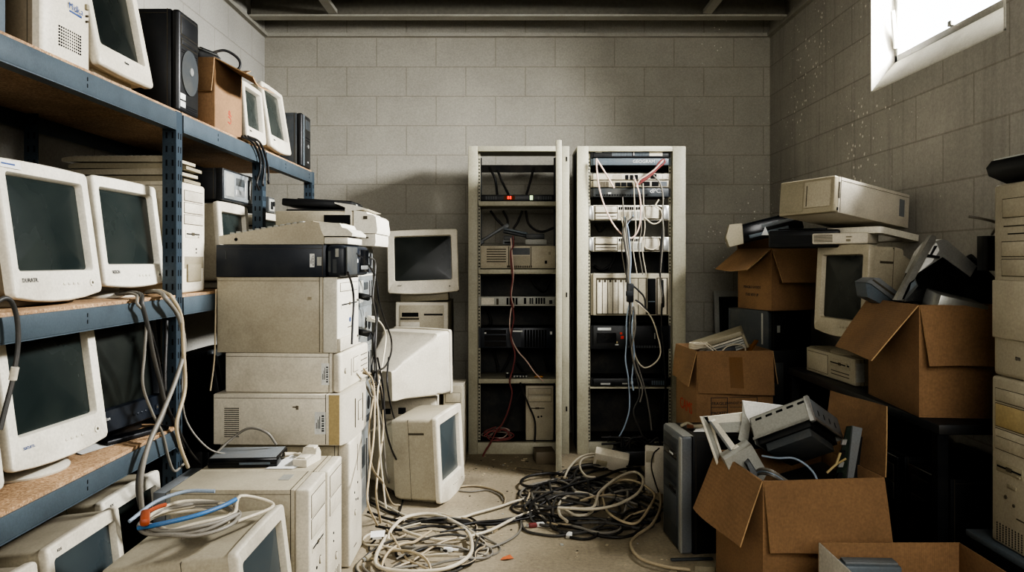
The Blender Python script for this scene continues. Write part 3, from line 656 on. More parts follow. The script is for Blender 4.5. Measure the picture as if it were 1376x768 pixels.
pc('desktop_pc', 'navy desktop computer with stickers on its side, high in the big stack', 'computer', (-.655, 3.205, 1.1905), 88, .40, .130, .535, 'navy', 'navy',
   [('plate', .0, .42, .06, .94, 'darkgrey', 'front_door', .004), ('led', .45, .5, .009, 'labelwhite'), ('plate', .55, .92, .12, .88, 'gloss', 'drive_door', .004), ('plate', .58, .9, .2, .34, 'silver', 'port_strip', .006), ('vslits', .93, .99, .1, .9, 2, 'hole')], bt=.085, bev=.02,
   sticker=[('L', .245, .28, .3, .72, 'labelwhite'), ('L', .19, .225, .35, .62, 'lightgrey', 'emblem_sticker'), ('L', .06, .085, .62, .88, 'lightgrey', 'sticker'), ('L', .12, .14, .15, .8, 'darkgrey', 'printed_text'), ('L', .075, .105, .12, .55, 'darkgrey', 'printed_text'), ('L', .92, .926, .55, .8, 'darkgrey', 'mark')])
# console / portable printer on top
root = thing('desk_printer', 'flat beige wedge-shaped desk printer with white front on the navy computer', 'printer', (-.76, 3.03, 1.3225), rz(-1))
q = MB(); q.prism([(-.43, 0), (0.0, 0), (0.0, .052), (-.015, .088), (-.06, .094), (-.43, .034)], 1, 0, .26, 'beige'); q.build('body', root)
q = MB(); q.prism([(-.425, .0345), (-.05, .0945), (-.05, .0965), (-.425, .0365)], 1, .02, .24, 'tan')
for i in range(12):
    for j in range(5):
        x = -.40+.026*i; zz = .0365+(x+.425)*.16; q.box(x, x+.020, .035+.038*j, .064+.038*j, zz-.004, zz+.010, 'lightgrey', .002)
q.build('key_panel', root)
q = MB(); q.box(0, .10, -.001, .261, 0, .030, 'white', .006); q.build('front_tray', root)
q = MB(); q.prism([(0, .034), (.115, .034), (.118, .044), (.095, .064), (.075, .068), (.065, .086), (.03, .088), (-.02, .093), (-.012, .06)], 1, -.002, .262, 'white'); q.build('front_cover', root)
q = MB(); q.box(.015, .06, .08, .16, .086, .0895, 'tan'); q.build('recess', root)
q = MB(); q.cyl((-.36, -.001, .02), (-.36, .002, .02), .007, 'hole', 12); q.build('socket', root)

# ------------------------------------------------------------------ the column behind, rear panels and plugs toward the aisle
yb = 3.70
pc('pc_tower', 'beige tower at the bottom of the column with rear panels', 'computer', (-.735, yb, .001), 90, .37, .42, .42, 'beige', 'backpanel', rear_feats(0), bev=.002)
pc('desktop_pc', 'grey computer rear panel, second from the bottom of the column', 'computer', (-.73, yb, .422), 90, .38, .20, .42, 'greyplastic', 'backpanel', rear_feats(1), bev=.002)
pc('desktop_pc', 'beige computer rear panel in the middle of the column', 'computer', (-.725, yb, .623), 90, .37, .205, .42, 'tan', 'backpanel', rear_feats(0), bev=.002)
pc('desktop_pc', 'black computer rear panel below the beige ones in the column', 'computer', (-.725, yb, .829), 90, .37, .203, .42, 'black', 'backpanel', rear_feats(1), bev=.002)
pc('desktop_pc', 'beige computer rear panel, second from the top of the column', 'computer', (-.72, yb, 1.033), 90, .38, .146, .44, 'tan', 'backpanel', rear_feats(0), bev=.002)
pc('desktop_pc', 'beige computer rear panel directly under the big printer', 'computer', (-.72, yb, 1.180), 90, .38, .145, .44, 'beige', 'white', rear_feats(1), bev=.002)
root = thing('printer', 'big beige printer with white rounded front on top of the column', 'printer', (-.64, 3.51, 1.3265), rz(0))
q = MB(); q.box(-.47, -.10, 0, .37, 0, .055, 'beige', .004); q.box(-.47, -.10, 0, .37, .057, .165, 'beige', .008); q.build('body', root)
q = MB(); q.prism([(-.10, 0), (.0, 0), (.004, .02), (.002, .055), (-.1, .055)], 1, 0, .37, 'white'); q.build('front_tray', root)
q = MB(); q.prism([(-.10, .058), (.008, .058), (.012, .075), (.004, .135), (-.01, .147), (-.035, .15), (-.04, .160), (-.10, .168)], 1, 0, .37, 'white'); q.build('front_cover', root)
q = MB(); q.box(-.24, -.115, -.002, .02, .10, .145, 'hole'); q.build('side_slot', root)
q = MB(); q.prism([(-.145, .12), (-.115, .125), (-.11, .165), (-.03, .172), (-.10, .192), (-.19, .205), (-.19, .20), (-.14, .18)], 1, -.001, .36, 'white'); q.build('paper_guide', root)
q = MB(); q.box(-.43, -.15, .04, .34, .165, .175, 'black', .003); q.build('top_tray', root)
q = MB(); q.box(-.055, -.035, -.001, .02, .125, .14, 'seam'); q.box(-.07, -.03, -.001, .01, .035, .041, 'seam'); q.build('latch', root)
q = MB(); q.box(-.17, .17, -.13, .13, 0, .035, 'black', .008); q.box(-.10, .16, -.11, .11, .035, .039, 'gloss'); q.box(.155, .172, -.05, -.02, .008, .028, 'lightgrey')
loose('document_tray', 'black document tray lying on top of the big printer', 'tray', q, (-.93, 3.70, 1.513), (0, 3, 0))

# ------------------------------------------------------------------ front floor monitor with the coil, and what lies on the towers
crt('cream monitor at the very front with a coil of cable lying on it', (-.665, 2.145, .001), 90, .405, .41, .42, .085, 7, 'disc', 'cream', 'beige', 'screenblue', side=.036, top=.042, hump=.80)
def coil(c, r, n, jit, rad, mat, lab, grp=None, cat='cable', tail=None, ell=1.0, seed=1, name='cable'):
    rr = random.Random(seed); P = []
    for k in range(n*12+1):
        a = 2*math.pi*k/12; q_ = r*(1+rr.uniform(-jit, jit))
        P.append((c[0]+q_*math.cos(a)*ell, c[1]+q_*math.sin(a), c[2]+.004+rad*1.8*k/12*.7+rr.uniform(0, .006)))
    if tail: P += tail
    return cable(lab, P, rad, mat, name, cat, grp, n=4)
zc = .513
coil((-.90, 2.09, zc), .115, 4, .10, .0055, 'c_white', 'white cable coiled on top of the front monitor', tail=[(-.80, 2.20, .56), (-.735, 2.25, .53), (-.715, 2.22, .518), (-.78, 2.10, .518)], seed=3)
coil((-.895, 2.08, zc+.006), .125, 3, .09, .0055, 'c_grey', 'grey cable coiled on top of the front monitor', seed=5, tail=[(-.80, 2.0, .54), (-.87, 1.97, .522)])
cable('blue length of cable in the coil on the front monitor', [(-.99, 1.98, .545), (-.93, 1.965, .56), (-.85, 2.0, .57), (-.805, 2.07, .572), (-.79, 2.14, .57)], .0065, 'c_blue')
cable('pale blue length of cable in the coil on the front monitor', [(-1.04, 2.03, .545), (-1.01, 2.12, .57), (-.95, 2.18, .58), (-.87, 2.19, .578)], .0055, 'c_lblue')
q = MB(); q.box(-.012, .012, -.045, .045, 0, .022, 'c_orange', .008); q.tube(catmull([(0, .04, .012), (.03, .07, .014), (.05, .09, .012)], 4), .006, 'c_orange'); loose('connector', 'orange connector on the coil of cable on the front monitor', 'connector', q, (-.975, 1.985, .560), (0, 0, 25))
z2 = .500
root = thing('external_drive', 'black external drive lying on the second tower of the row', 'drive', (-.985, 2.80, z2), rz(4))
q = MB(); q.box(-.125, .125, -.085, .085, 0, .034, 'gloss', .006); q.build('body', root)
q = MB(); q.box(-.118, .118, -.078, .078, .0342, .0365, 'greyplastic', .001); q.build('top_plate', root)
q = MB(); q.box(-.01, .10, -.087, -.083, .012, .02, 'slate'); q.build('slot', root)
cable('grey flat lead arching over the black drive on the second tower', [(-.90, 2.86, .55), (-.93, 2.84, .60), (-1.0, 2.85, .615), (-1.06, 2.84, .58), (-1.11, 2.80, .53), (-1.13, 2.79, .51)], .005, 'c_grey', 'cord', 'cord')
q = MB(); q.prism([(0, 0), (.115, 0), (.115, .03), (.10, .05), (.08, .05), (.07, .03), (.0, .026)], 0, 0, .055, 'cream'); q.box(.008, .047, .075, .11, .048, .056, 'cream', .003); q.box(.012, .043, .012, .06, .026, .032, 'cream', .002)
loose('stapler', 'small cream desk stapler on the second tower of the row', 'stapler', q, (-.80, 2.735, z2), (0, 0, -12))
q = MB(); q.add([(0, 0, .001), (.10, -.01, .001), (.16, .09, .001), (.07, .12, .018), (.03, .08, .004)], [(0, 1, 4), (1, 2, 3, 4)], 'labelwhite'); loose('paper', 'torn white paper between the drive and the stapler', 'paper', q, (-.89, 2.70, z2+.001), (0, 0, 5))
cable('white lead with plug beside the black drive', [(-.86, 2.83, .52), (-.83, 2.85, .515), (-.80, 2.84, .512), (-.815, 2.87, .51)], .009, 'c_white', 'cord', 'cord')
# ------------------------------------------------------------------ back wall between the column and the racks
pc('pc_tower', 'beige tower under the server-sized tower against the back wall', 'computer', (-.565, 4.76, .001), 0, .33, .52, .45, 'tan', 'tan', [])
pc('pc_tower', 'tall beige tower against the back wall holding up a monitor', 'computer', (-.565, 4.74, .522), 0, .335, .47, .46, 'tan', 'cream',
   [('plate', .08, .92, .52, .96, 'beige', 'drive_cage', .004), ('plate', .12, .44, .80, .86, 'hole', 'disc_drive', .005), ('plate', .09, .45, .76, .79, 'seam', 'drive_bay', .006), ('plate', .54, .9, .82, .845, 'hole', 'floppy_drive', .006), ('disc', .72, .832, .010, 'hole', 'eject_button'), ('plate', .09, .46, .60, .73, 'cream', 'drive_bay', .006), ('plate', .09, .9, .3, .58, 'darkgrey', 'drive_cage', .006), ('btn', .7, .22, .015)], seam=False)
crt('cream monitor tipped back on the tall tower by the back wall', (-.548, 4.70, .9985), 2, .45, .40, .40, .06, 9, 'low', 'cream', 'tan', 'screendark', chin=.075, side=.042, top=.038, logo='acer', logopos='left', buttons=1, roll=-2)
pc('pc_tower', 'slim cream tower on the floor beside the left rack', 'computer', (-.345, 4.46, .001), -2, .115, .505, .26, 'cream', 'beige', [('bay', .1, .9, .8, .92)])
pc('desktop_pc', 'beige desktop on the floor below the backward-turned monitor', 'computer', (-.63, 4.32, .001), 0, .42, .335, .38, 'beige', 'cream', [('bay', .1, .5, .5, .9)])
pc('desktop_pc', 'cream printer base with black ports under the backward-turned monitor', 'printer', (-.63, 4.31, .337), 0, .40, .125, .40, 'cream', 'cream', [('plate', .1, .16, .2, .5, 'hole', 'port', .002), ('plate', .2, .34, .25, .5, 'ink', 'port', .002), ('plate', .45, .56, .25, .55, 'ink', 'port', .002)], seam=False)
# monitor seen from behind
r_, T_ = crt('cream monitor turned away, showing its tapered back and rating label', (-.515, 4.43, .463), 153, .41, .375, .44, .02, 2, 'none', 'cream', 'cream', 'screendark', buttons=0, hump=.25, slot=False, taper=.44, drop=.20)
q = MB(T_); q.box(-.035, .075, .4385, .4405, .075, .155, 'labelwhite')
for k in range(5): q.box(-.025+.012*(k % 2), .065, .440, .4412, .083+.014*k, .088+.014*k, 'ink')
q.build('rating_label', r_)
r_, T_ = crt('big cream monitor sitting on the floor with its screen toward the racks', (-.305, 3.985, .001), 77, .43, .435, .44, .02, 3, 'low', 'cream', 'beige', 'screenblue', side=.05, top=.045, chin=.085, hump=.5, bow=.03)
q = MB(); q.box(-.1, .1, -.07, .07, 0, .06, 'beige', .01)
for k in range(9): q.box(-.085+.02*k, -.075+.02*k, -.06, .06, .06, .0615, 'seam')
loose('speaker', 'small ribbed cream speaker lying beside the backward-turned monitor', 'speaker', q, (-.785, 4.40, .4625), (0, 0, 15))

# ------------------------------------------------------------------ racks
def rack(label, x0, x1, y0, y1, h, lw, rw, rp):
    r = thing('server_rack', label, 'server rack', ((x0+x1)/2, y0, 0)); cx = (x0+x1)/2
    a, b_ = x0-cx, x1-cx; D = y1-y0; m = 'rackcream'
    for (s, t_, nm) in ((a, a+lw, 'front_post'), (b_-rw, b_, 'front_post')):
        q = MB(); q.box(s, t_, 0, .045, 0, h, m, .004); q.build(nm, r)
    for (s, t_) in ((a, a+.04), (b_-.04, b_)):
        q = MB(); q.box(s, t_, D-.04, D, 0, h, m, .003); q.build('rear_post', r)
    q = MB(); q.box(a+lw, b_-rw, .002, .043, h-.035, h, m, .003); q.build('top_rail', r)
    q = MB(); q.box(a+.001, b_-.001, .045, D-.04, h-.02, h-.001, m); q.build('top_panel', r)
    q = MB(); q.box(a+lw, b_-rw, .004, .043, 0, .075, m, .003); q.build('plinth', r)
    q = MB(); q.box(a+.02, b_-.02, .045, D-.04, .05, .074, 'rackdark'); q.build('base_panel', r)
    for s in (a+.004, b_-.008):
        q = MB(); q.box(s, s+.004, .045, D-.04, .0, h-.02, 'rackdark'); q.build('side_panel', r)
    q = MB(); q.box(a+.04, b_-.04, D-.014, D-.008, .05, rp, 'rackdark'); q.build('rear_panel', r)  # dark sheet added to stand for the shade in the lower interior
    for z in (.35, .95, h-.13):
        q = MB(); q.box(a+.04, b_-.04, D-.03, D-.015, z, z+.06 if z < 1 else z+.05, 'rackdark'); q.build('rear_brace', r)
    for s, sg in ((a+lw, 1), (b_-rw, -1)):
        q = MB(); u0, u1 = sorted((s, s+sg*.016)); q.box(u0, u1, .05, .054, .08, h-.04, m)
        n = int((h-.14)/.022)
        for i in range(n): q.box(u0+.004, u0+.012, .0492, .052, .09+i*.022, .0995+i*.022, 'hole')
        q.build('mounting_rail', r)
        q = MB(); q.box(u0, u1, D-.10, D-.096, .08, h-.04, 'darksteel'); q.build('rear_rail', r)
    return r, cx
YR = 4.83
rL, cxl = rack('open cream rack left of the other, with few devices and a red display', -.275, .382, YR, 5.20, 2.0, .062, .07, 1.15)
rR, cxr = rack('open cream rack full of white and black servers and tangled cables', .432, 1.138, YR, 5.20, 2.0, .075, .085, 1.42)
# door of the left rack standing open
q = MB(); q.box(0, .034, -.55, 0, .045, 1.95, 'rackcream', .005); dr = q.build('door', rL); dr.location = (.332-cxl-.034, -.004, 0); dr.rotation_euler = (0, 0, R(-4.0))
q = MB(); q.box(-.004, .006, -.20, -.17, 1.0, 1.12, 'black', .003); q.cyl((.005, -.185, 1.06), (-.02, -.185, 1.05), .007, 'black', 8); q.build('handle', dr)
q = MB()
for z in (.28, 1.02, 1.9): q.box(.36-cxl, .368-cxl, -.003, .002, z, z+.03, 'hole')
q.build('latch', rL)
UX0, UX1 = -.205, .305
def shelf_in(r, cx, x0, x1, z, t=.03):
    q = MB(); q.box(x0-cx, x1-cx, .006, .30, z-t, z, 'rackcream', .002); q.build('shelf', r)
def zy(y, D=4.86): return CAMH-(y-CY)*D/FPX
def xx(x, D=4.86): return (x-CX)*D/FPX
for y in (270.5, 361.5, 508): shelf_in(rL, cxl, -.208, .309, zy(y))
class Unit:
    """a rack device; face details given in photo pixels of the rack front"""
    def __init__(s, name, label, cat, px0, px1, py0, py1, depth, case, face, yo=0.0, ears=True):
        depth = min(depth, .22); s.D = YR+.03+yo; s.x0, s.x1, s.z0, s.z1 = xx(px0, s.D), xx(px1, s.D), zy(py1, s.D), zy(py0, s.D)
        s.cx = (s.x0+s.x1)/2; s.r = thing(name, label, cat, (s.cx, s.D, s.z0))
        q = MB(); q.box(s.x0-s.cx, s.x1-s.cx, .012, depth, .0005, s.z1-s.z0, case, .002); q.build('case', s.r)
        q = MB(); q.box(s.x0-s.cx, s.x1-s.cx, -.002, .012, .0005, s.z1-s.z0, face, .003); q.build('front_panel', s.r)
        if ears:
            for a, b_ in ((s.x0-.014, s.x0), (s.x1, s.x1+.014)):
                q = MB(); q.box(a-s.cx, b_-s.cx, .0155, .0185, .001, s.z1-s.z0-.001, face); q.build('mounting_ear', s.r)
    def p(s, nm, a, b_, y0, y1, mat, t=.003, n=1, gap=.35, vert=False, bev=0):
        q = MB(); many = n > 1 and nm in ('card', 'card_tab', 'port_block', 'handle')
        for i in range(n):
            if many: q = MB()
            if vert: ya, yb_ = y0+(y1-y0)*(i+gap/2)/n, y0+(y1-y0)*(i+1-gap/2)/n; xa, xb = a, b_
            else: xa, xb = a+(b_-a)*(i+gap/2)/n, a+(b_-a)*(i+1-gap/2)/n; ya, yb_ = y0, y1
            if n == 1: xa, xb, ya, yb_ = a, b_, y0, y1
            q.box(xx(xa, s.D)-s.cx, xx(xb, s.D)-s.cx, -.002-t, .004, zy(yb_, s.D)-s.z0, zy(ya, s.D)-s.z0, mat, bev)
            if many: q.build(nm, s.r)
        if not many: q.build(nm, s.r)
        return s
    def t(s, body, size, x, y, mat): put_text(s.r, body, size, (xx(x, s.D)-s.cx, -.0045, zy(y, s.D)-s.z0), mat, name='logo'); return s
# left rack
u = Unit('network_router', 'thin black router with a red glowing display on the top rack shelf', 'router', 646, 745, 261.5, 270, .3, 'black', 'black', .01, False)
u.p('display', 677, 692, 262.8, 268.5, 'rust', .002).p('label_sticker', 712, 716, 262.5, 268.5, 'glow_green', .003).p('port', 652, 668, 263.5, 268, 'darkgrey', .003, 5).p('port', 722, 742, 263.5, 268, 'darkgrey', .003, 6)
for o in list(u.r.children):
    if o.name.startswith('display'):
        put_text(o, '88', .030, ((684.5-CX)*.001*u.D-u.cx, -.0065, (zy(265.7, u.D)-u.z0)), 'led_red', name='digits')
u = Unit('desktop_pc', 'beige desktop computer with ribbed grille on a shelf of the left rack', 'computer', 646, 746, 330, 360.5, .4, 'tan', 'beige', 0, False)
u.p('vent', 654, 680, 333, 353, 'seam', .001, 6, .6, True).p('drive_bay', 683, 684, 331, 359, 'seam', .001).p('disc_drive', 686, 712, 333, 342, 'darkgrey', .003).p('drive_bay', 686, 712, 343.5, 356, 'tan', .003).p('drive_bay', 713, 714, 331, 359, 'seam', .001).p('power_button', 737, 740, 338, 342, 'tan', .004).p('indicator_light', 732, 735, 350, 354, 'hole', .003).p('vent', 681, 715, 356.5, 359.5, 'seam', .001, 14)
u = Unit('patch_panel', 'light grey one-unit panel with round sockets across the left rack', 'panel', 646, 746, 398, 411, .12, 'steel', 'lightgrey')
u.p('label_plate', 647, 664, 400, 409, 'white', .002).p('socket', 667, 670, 401, 409, 'seam', .002).p('socket', 680, 696, 400, 409, 'hole', .003, 4).p('socket', 704, 707, 400, 408, 'hole', .003).p('socket', 711, 717, 400, 408, 'ink', .003, 2).p('socket', 719, 733, 400, 408, 'hole', .003, 4).p('knob', 738, 742, 403, 408, 'ink', .006)
u = Unit('rack_server', 'black server with drive slots in the middle of the left rack', 'server', 646, 746, 440, 467.5, .45, 'black', 'navy')
u.p('drive_bay', 651, 680, 443, 448, 'gloss', .004).p('drive_bay', 651, 680, 450, 457, 'gloss', .004).p('drive_bay', 651, 680, 458.5, 465, 'gloss', .004).p('front_door', 682, 700, 442, 466, 'navy', .005).p('badge', 689, 702, 443.5, 445.5, 'labelwhite', .006).p('vent', 704, 735, 443, 466, 'hole', .002, 8).p('indicator_light', 651, 653.5, 446, 448, 'labelwhite', .006).p('lock', 739, 742, 445, 449, 'silver', .005)
pc('pc_tower', 'cream tower standing inside the bottom of the left rack', 'computer', (.192, 4.89, .0755), 0, .185, .36, .27, 'tan', 'beige', [('bay', .08, .92, .84, .95), ('bay', .08, .92, .70, .82), ('floppy', .12, .7, .56, .62), ('led', .45, .43, .007, 'hole'), ('led', .56, .44, .006, 'hole'), ('led', .3, .40, .004, 'hole')])
zs = zy(328.5)+.0005
q = MB(); q.box(-.12, .12, -.02, .02, 0, .02, 'greyplastic', .008); q.box(-.12, -.08, -.022, .022, -.01, .012, 'greyplastic', .006); q.box(.08, .12, -.022, .022, -.01, .012, 'greyplastic', .006); loose('phone_handset', 'grey telephone handset leaning on the beige computer in the left rack', 'handset', q, (-.11, 4.95, zs+.066), (0, -32, 0))
q = MB(); q.box(-.08, .08, -.05, .05, 0, .016, 'darkgrey', .004); q.box(-.08, .08, -.05, .05, .018, .034, 'slate', .004); loose('modem', 'pair of slate modems tilted on the beige computer in the left rack', 'modem', q, (.028, 4.97, zs+.065), (0, 12, 0))
q = MB(); q.box(-.05, .02, -.04, .04, 0, .03, 'greyplastic', .004); q.box(-.04, .01, -.042, -.038, .008, .02, 'hole'); q.box(-.045, .03, -.035, .035, .03, .058, 'darkgrey', .004); loose('network_switch', 'small dark switches heaped beside the handset in the left rack', 'switch', q, (-.0, 4.92, zs))
root = thing('network_switch', 'little two-tone grey box on the beige computer in the left rack', 'switch', (.168, 4.93, zs))
q = MB(); q.box(-.07, .07, -.05, .06, 0, .036, 'lightgrey', .003); q.build('base', root); q = MB(); q.box(-.066, .055, -.045, .055, .037, .072, 'darkgrey', .004); q.build('lid', root)
zs3 = zy(508)+.0005
q = MB(); q.box(-.05, .05, -.03, .03, 0, .02, 'black', .003)
for k in range(5): q.box(-.045+.02*k, -.035+.02*k, -.032, -.028, .005, .016, 'lightgrey')
loose('network_hub', 'small black hub with leads on the lower shelf of the left rack', 'hub', q, (.06, 4.90, zs3), (0, 0, 8))
q = MB(); q.box(-.028, .028, -.015, .015, 0, .014, 'copper', .003); loose('connector', 'small tan connector block on the lower shelf of the left rack', 'connector', q, (.185, 4.89, zs3), (0, 0, -6))
q = MB(); q.cyl((0, 0, 0), (0, 0, .028), .011, 'black', 12); q.cyl((0, 0, .028), (0, 0, .034), .008, 'labelwhite', 12); loose('adapter', 'black and white adapter plug on the lower shelf of the left rack', 'adapter', q, (-.02, 4.88, zs3))
# right rack
X0, X1 = 797, 899
u = Unit('patch_panel', 'black patch panel with a cream label at the top of the right rack', 'panel', X0, X1, 202, 211.5, .2, 'black', 'black')
u.p('socket', 822, 849, 204, 209.5, 'slate', .003, 14, .3).p('socket', 853, 872, 204, 209.5, 'slate', .003, 9, .3).p('label_plate', 872.5, 890, 203, 209.5, 'cream', .003).p('badge', 800, 809, 203, 205, 'labelwhite', .002).p('badge', 811, 820, 203, 205, 'slate', .002).p('divider', 851, 852.2, 203.5, 209, 'labelwhite', .003)
u = Unit('network_switch', 'dark blue-grey switch with printed name below the top patch panel', 'switch', X0, X1, 212.5, 222, .3, 'navy', 'slate')
u.t('GEOGRAM', .030, 865, 217, 'labelwhite')
u = Unit('patch_panel', 'cream patch panel with square openings in the right rack', 'panel', X0, X1, 233, 241.5, .2, 'steel', 'cream')
u.p('socket', 823, 836, 234.5, 240.5, 'beige', .002, 2, .12).p('socket', 839, 858, 235, 241, 'hole', .002, 3, .3).p('socket', 874, 882, 234, 240, 'hole', .002).p('socket', 884, 896, 234.5, 240, 'white', .003, 2, .2)
u = Unit('network_switch', 'cream switch with rows of sockets above the dark server', 'switch', X0, X1, 242.5, 251.5, .3, 'steel', 'beige')
u.p('socket', 805, 818, 244, 251, 'seam', .002, 6, .35).p('socket', 826, 850, 245, 250.5, 'hole', .002, 3, .1).p('socket', 862, 873, 244, 250, 'hole', .002).p('socket', 876, 885, 244, 250, 'hole', .002).p('socket', 887, 896, 244, 250, 'slate', .002)
u = Unit('rack_server', 'dark grey server with white lettering near the top of the right rack', 'server', X0, X1, 252.5, 264.5, .4, 'black', 'darkgrey')
u.t('dPCS', .040, 882, 256.5, 'labelwhite').p('badge', 817, 821, 258.5, 260.5, 'labelwhite', .003).p('vent', 800, 870, 261, 263, 'hole', .002, 20)
def server2(label, y0, y1):
    u = Unit('rack_server', label, 'server', X0, X1, y0, y1, .45, 'steel', 'white', -.004, True); h = y1-y0; f = lambda v: y0+h*v
    u.p('bay_gap', 798.5, 830, f(.04), f(.97), 'seam', .002).p('supply_gap', 865.5, 886.5, f(.05), f(.95), 'seam', .002)
    u.p('drive_bay', 800, 829, f(.08), f(.48), 'cream', .005, bev=.003).p('drive_bay', 800, 829, f(.55), f(.92), 'cream', .005, bev=.003).p('slot', 801, 828, f(.49), f(.55), 'seam', .006).p('slot', 801, 828, f(.70), f(.74), 'seam', .007)
    u.p('vent', 831, 860, f(.12), f(.30), 'hole', .003, 10, .35).p('socket', 831, 846, f(.42), f(.85), 'beige', .004, 4, .3).p('port_block', 848, 864, f(.42), f(.85), 'lightgrey', .004, 2, .2).p('power_supply', 867, 885, f(.1), f(.88), 'cream', .007, bev=.003).p('slot', 887, 889, f(.1), f(.9), 'seam', .003)
    for a, b_ in ((791, 796.5), (891, 898)): u.p('handle', a, b_, f(.06), f(.94), 'silver', .012, bev=.004)
    return u
server2('white two-unit server with handles, upper of the pair in the right rack', 275.5, 296)
server2('white two-unit server with handles, lower of the pair in the right rack', 318, 338)
u = Unit('card_chassis', 'big cream chassis with upright card slots in the right rack', 'chassis', X0, X1, 367, 423.5, .42, 'steel', 'beige')
u.p('card_cage', 801, 869, 373, 422.5, 'seam', .0015).p('card_cage', 882, 897, 373, 422.5, 'seam', .0015)
u.p('card', 802, 845, 376, 421, 'cream', .004, 6, .12, bev=.002).p('card_tab', 802, 845, 375.5, 379, 'seam', .005, 6, .6).p('card', 847, 868, 374, 422, 'beige', .003, 2, .1).p('bay_opening', 870, 881, 374, 422, 'hole', .003).p('slot', 871, 880, 404, 405.5, 'slate', .004).p('card', 883, 896, 374, 422, 'cream', .004, 2, .2).p('connector', 889.5, 891.5, 376, 398, 'ink', .005).p('trim', 799, 897, 367.5, 368.6, 'white', .003)
u = Unit('rack_server', 'black server with red lights and a white sticker in the right rack', 'server', X0, X1, 437, 469, .45, 'black', 'black')
u.p('label_sticker', 803, 821, 440, 443.3, 'labelwhite', .003).p('drive_bay', 802, 828, 447, 460, 'gloss', .004).p('indicator_light', 833, 836, 446, 449, 'redink', .004).p('indicator_light', 834, 838, 451, 455, 'redink', .004).p('badge', 826.5, 831, 462, 463.5, 'labelwhite', .003).p('badge', 828, 830, 458, 461, 'yellowed', .003).p('vent', 843, 893, 464, 467, 'darkgrey', .003, 14).p('latch', 879, 880.5, 447, 455, 'lightgrey', .003)
u = Unit('rack_server', 'thin black server with a silver badge low in the right rack', 'server', X0, X1, 508, 518, .42, 'black', 'black')
u.p('badge', 807, 820, 514, 516.5, 'silver', .003).p('badge', 836, 843, 514, 516, 'lightgrey', .003).p('connector', 847.5, 850.5, 512, 516, 'labelwhite', .006).p('socket', 875, 893, 511, 517, 'slate', .002, 6, .4)
shelf_in(rR, cxr, .515, 1.05, zy(519.5), .008)
# ------------------------------------------------------------------ right side: bench along the wall and what is piled on it
ZB = .705
bn = thing('workbench', 'low dark bench along the right wall under the monitor and boxes', 'bench', (1.66, 3.18, 0))
q = MB(); q.box(-.22, .22, -.68, .68, ZB-.035, ZB, 'darksteel', .004); q.build('top', bn)
for sx in (-.2, .2):
    for sy in (-.65, .65):
        q = MB(); q.box(sx-.018, sx+.018, sy-.018, sy+.018, 0, ZB-.036, 'black'); q.build('leg', bn)
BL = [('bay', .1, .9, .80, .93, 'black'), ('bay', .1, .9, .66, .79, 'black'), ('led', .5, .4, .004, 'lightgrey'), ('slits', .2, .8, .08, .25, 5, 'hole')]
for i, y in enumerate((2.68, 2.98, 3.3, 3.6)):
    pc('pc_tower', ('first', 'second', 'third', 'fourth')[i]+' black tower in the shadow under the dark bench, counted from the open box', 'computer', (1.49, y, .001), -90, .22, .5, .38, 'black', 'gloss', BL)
pc('desktop_pc', 'beige desktop computer under the right-hand monitor on the bench', 'computer', (1.497, 3.50, ZB+.001), -88, .49, .118, .36, 'tan', 'beige',
   [('bay', .04, .48, .12, .88), ('floppy', .53, .92, .52, .82, 'beige'), ('slits', .55, .9, .2, .25, 1), ('slits', .55, .9, .34, .37, 1), ('btn', .86, .7, .007)], sticker=[('R', .02, .12, .15, .85, 'lightgrey', 'side_plate')])
q = MB(); q.box(-.06, .06, -.05, .05, 0, .11, 'beige', .006); q.box(-.062, -.058, -.03, .03, .05, .09, 'tan'); loose('speaker', 'small tan box speaker behind the beige desktop on the bench', 'speaker', q, (1.60, 3.805, ZB+.001), (0, 0, -10))
crt('cream monitor facing the aisle on the beige desktop at the right', (1.515, 3.445, .8245), -80, .395, .405, .345, .10, 3, 'disc', 'beige', 'beige', 'screendark', side=.045, top=.045, chin=.062, buttons=3, hump=.42, bow=.022)
dv = thing('external_drive', 'slim cream device with grille on the right-hand monitor', 'drive', (1.515, 3.43, 1.3325), rz(-42))
q = MB(); q.box(-.125, .125, 0, .16, 0, .052, 'cream', .008); q.build('body', dv)
q = MB()
for k in range(8): q.box(-.115, -.03, -.001, .002, .010+.0045*k, .0122+.0045*k, 'seam')
q.build('vent', dv); q = MB(); q.box(.03, .05, -.001, .002, .012, .022, 'recess'); q.box(.03, .055, -.001, .002, .03, .036, 'recess'); q.build('socket', dv)
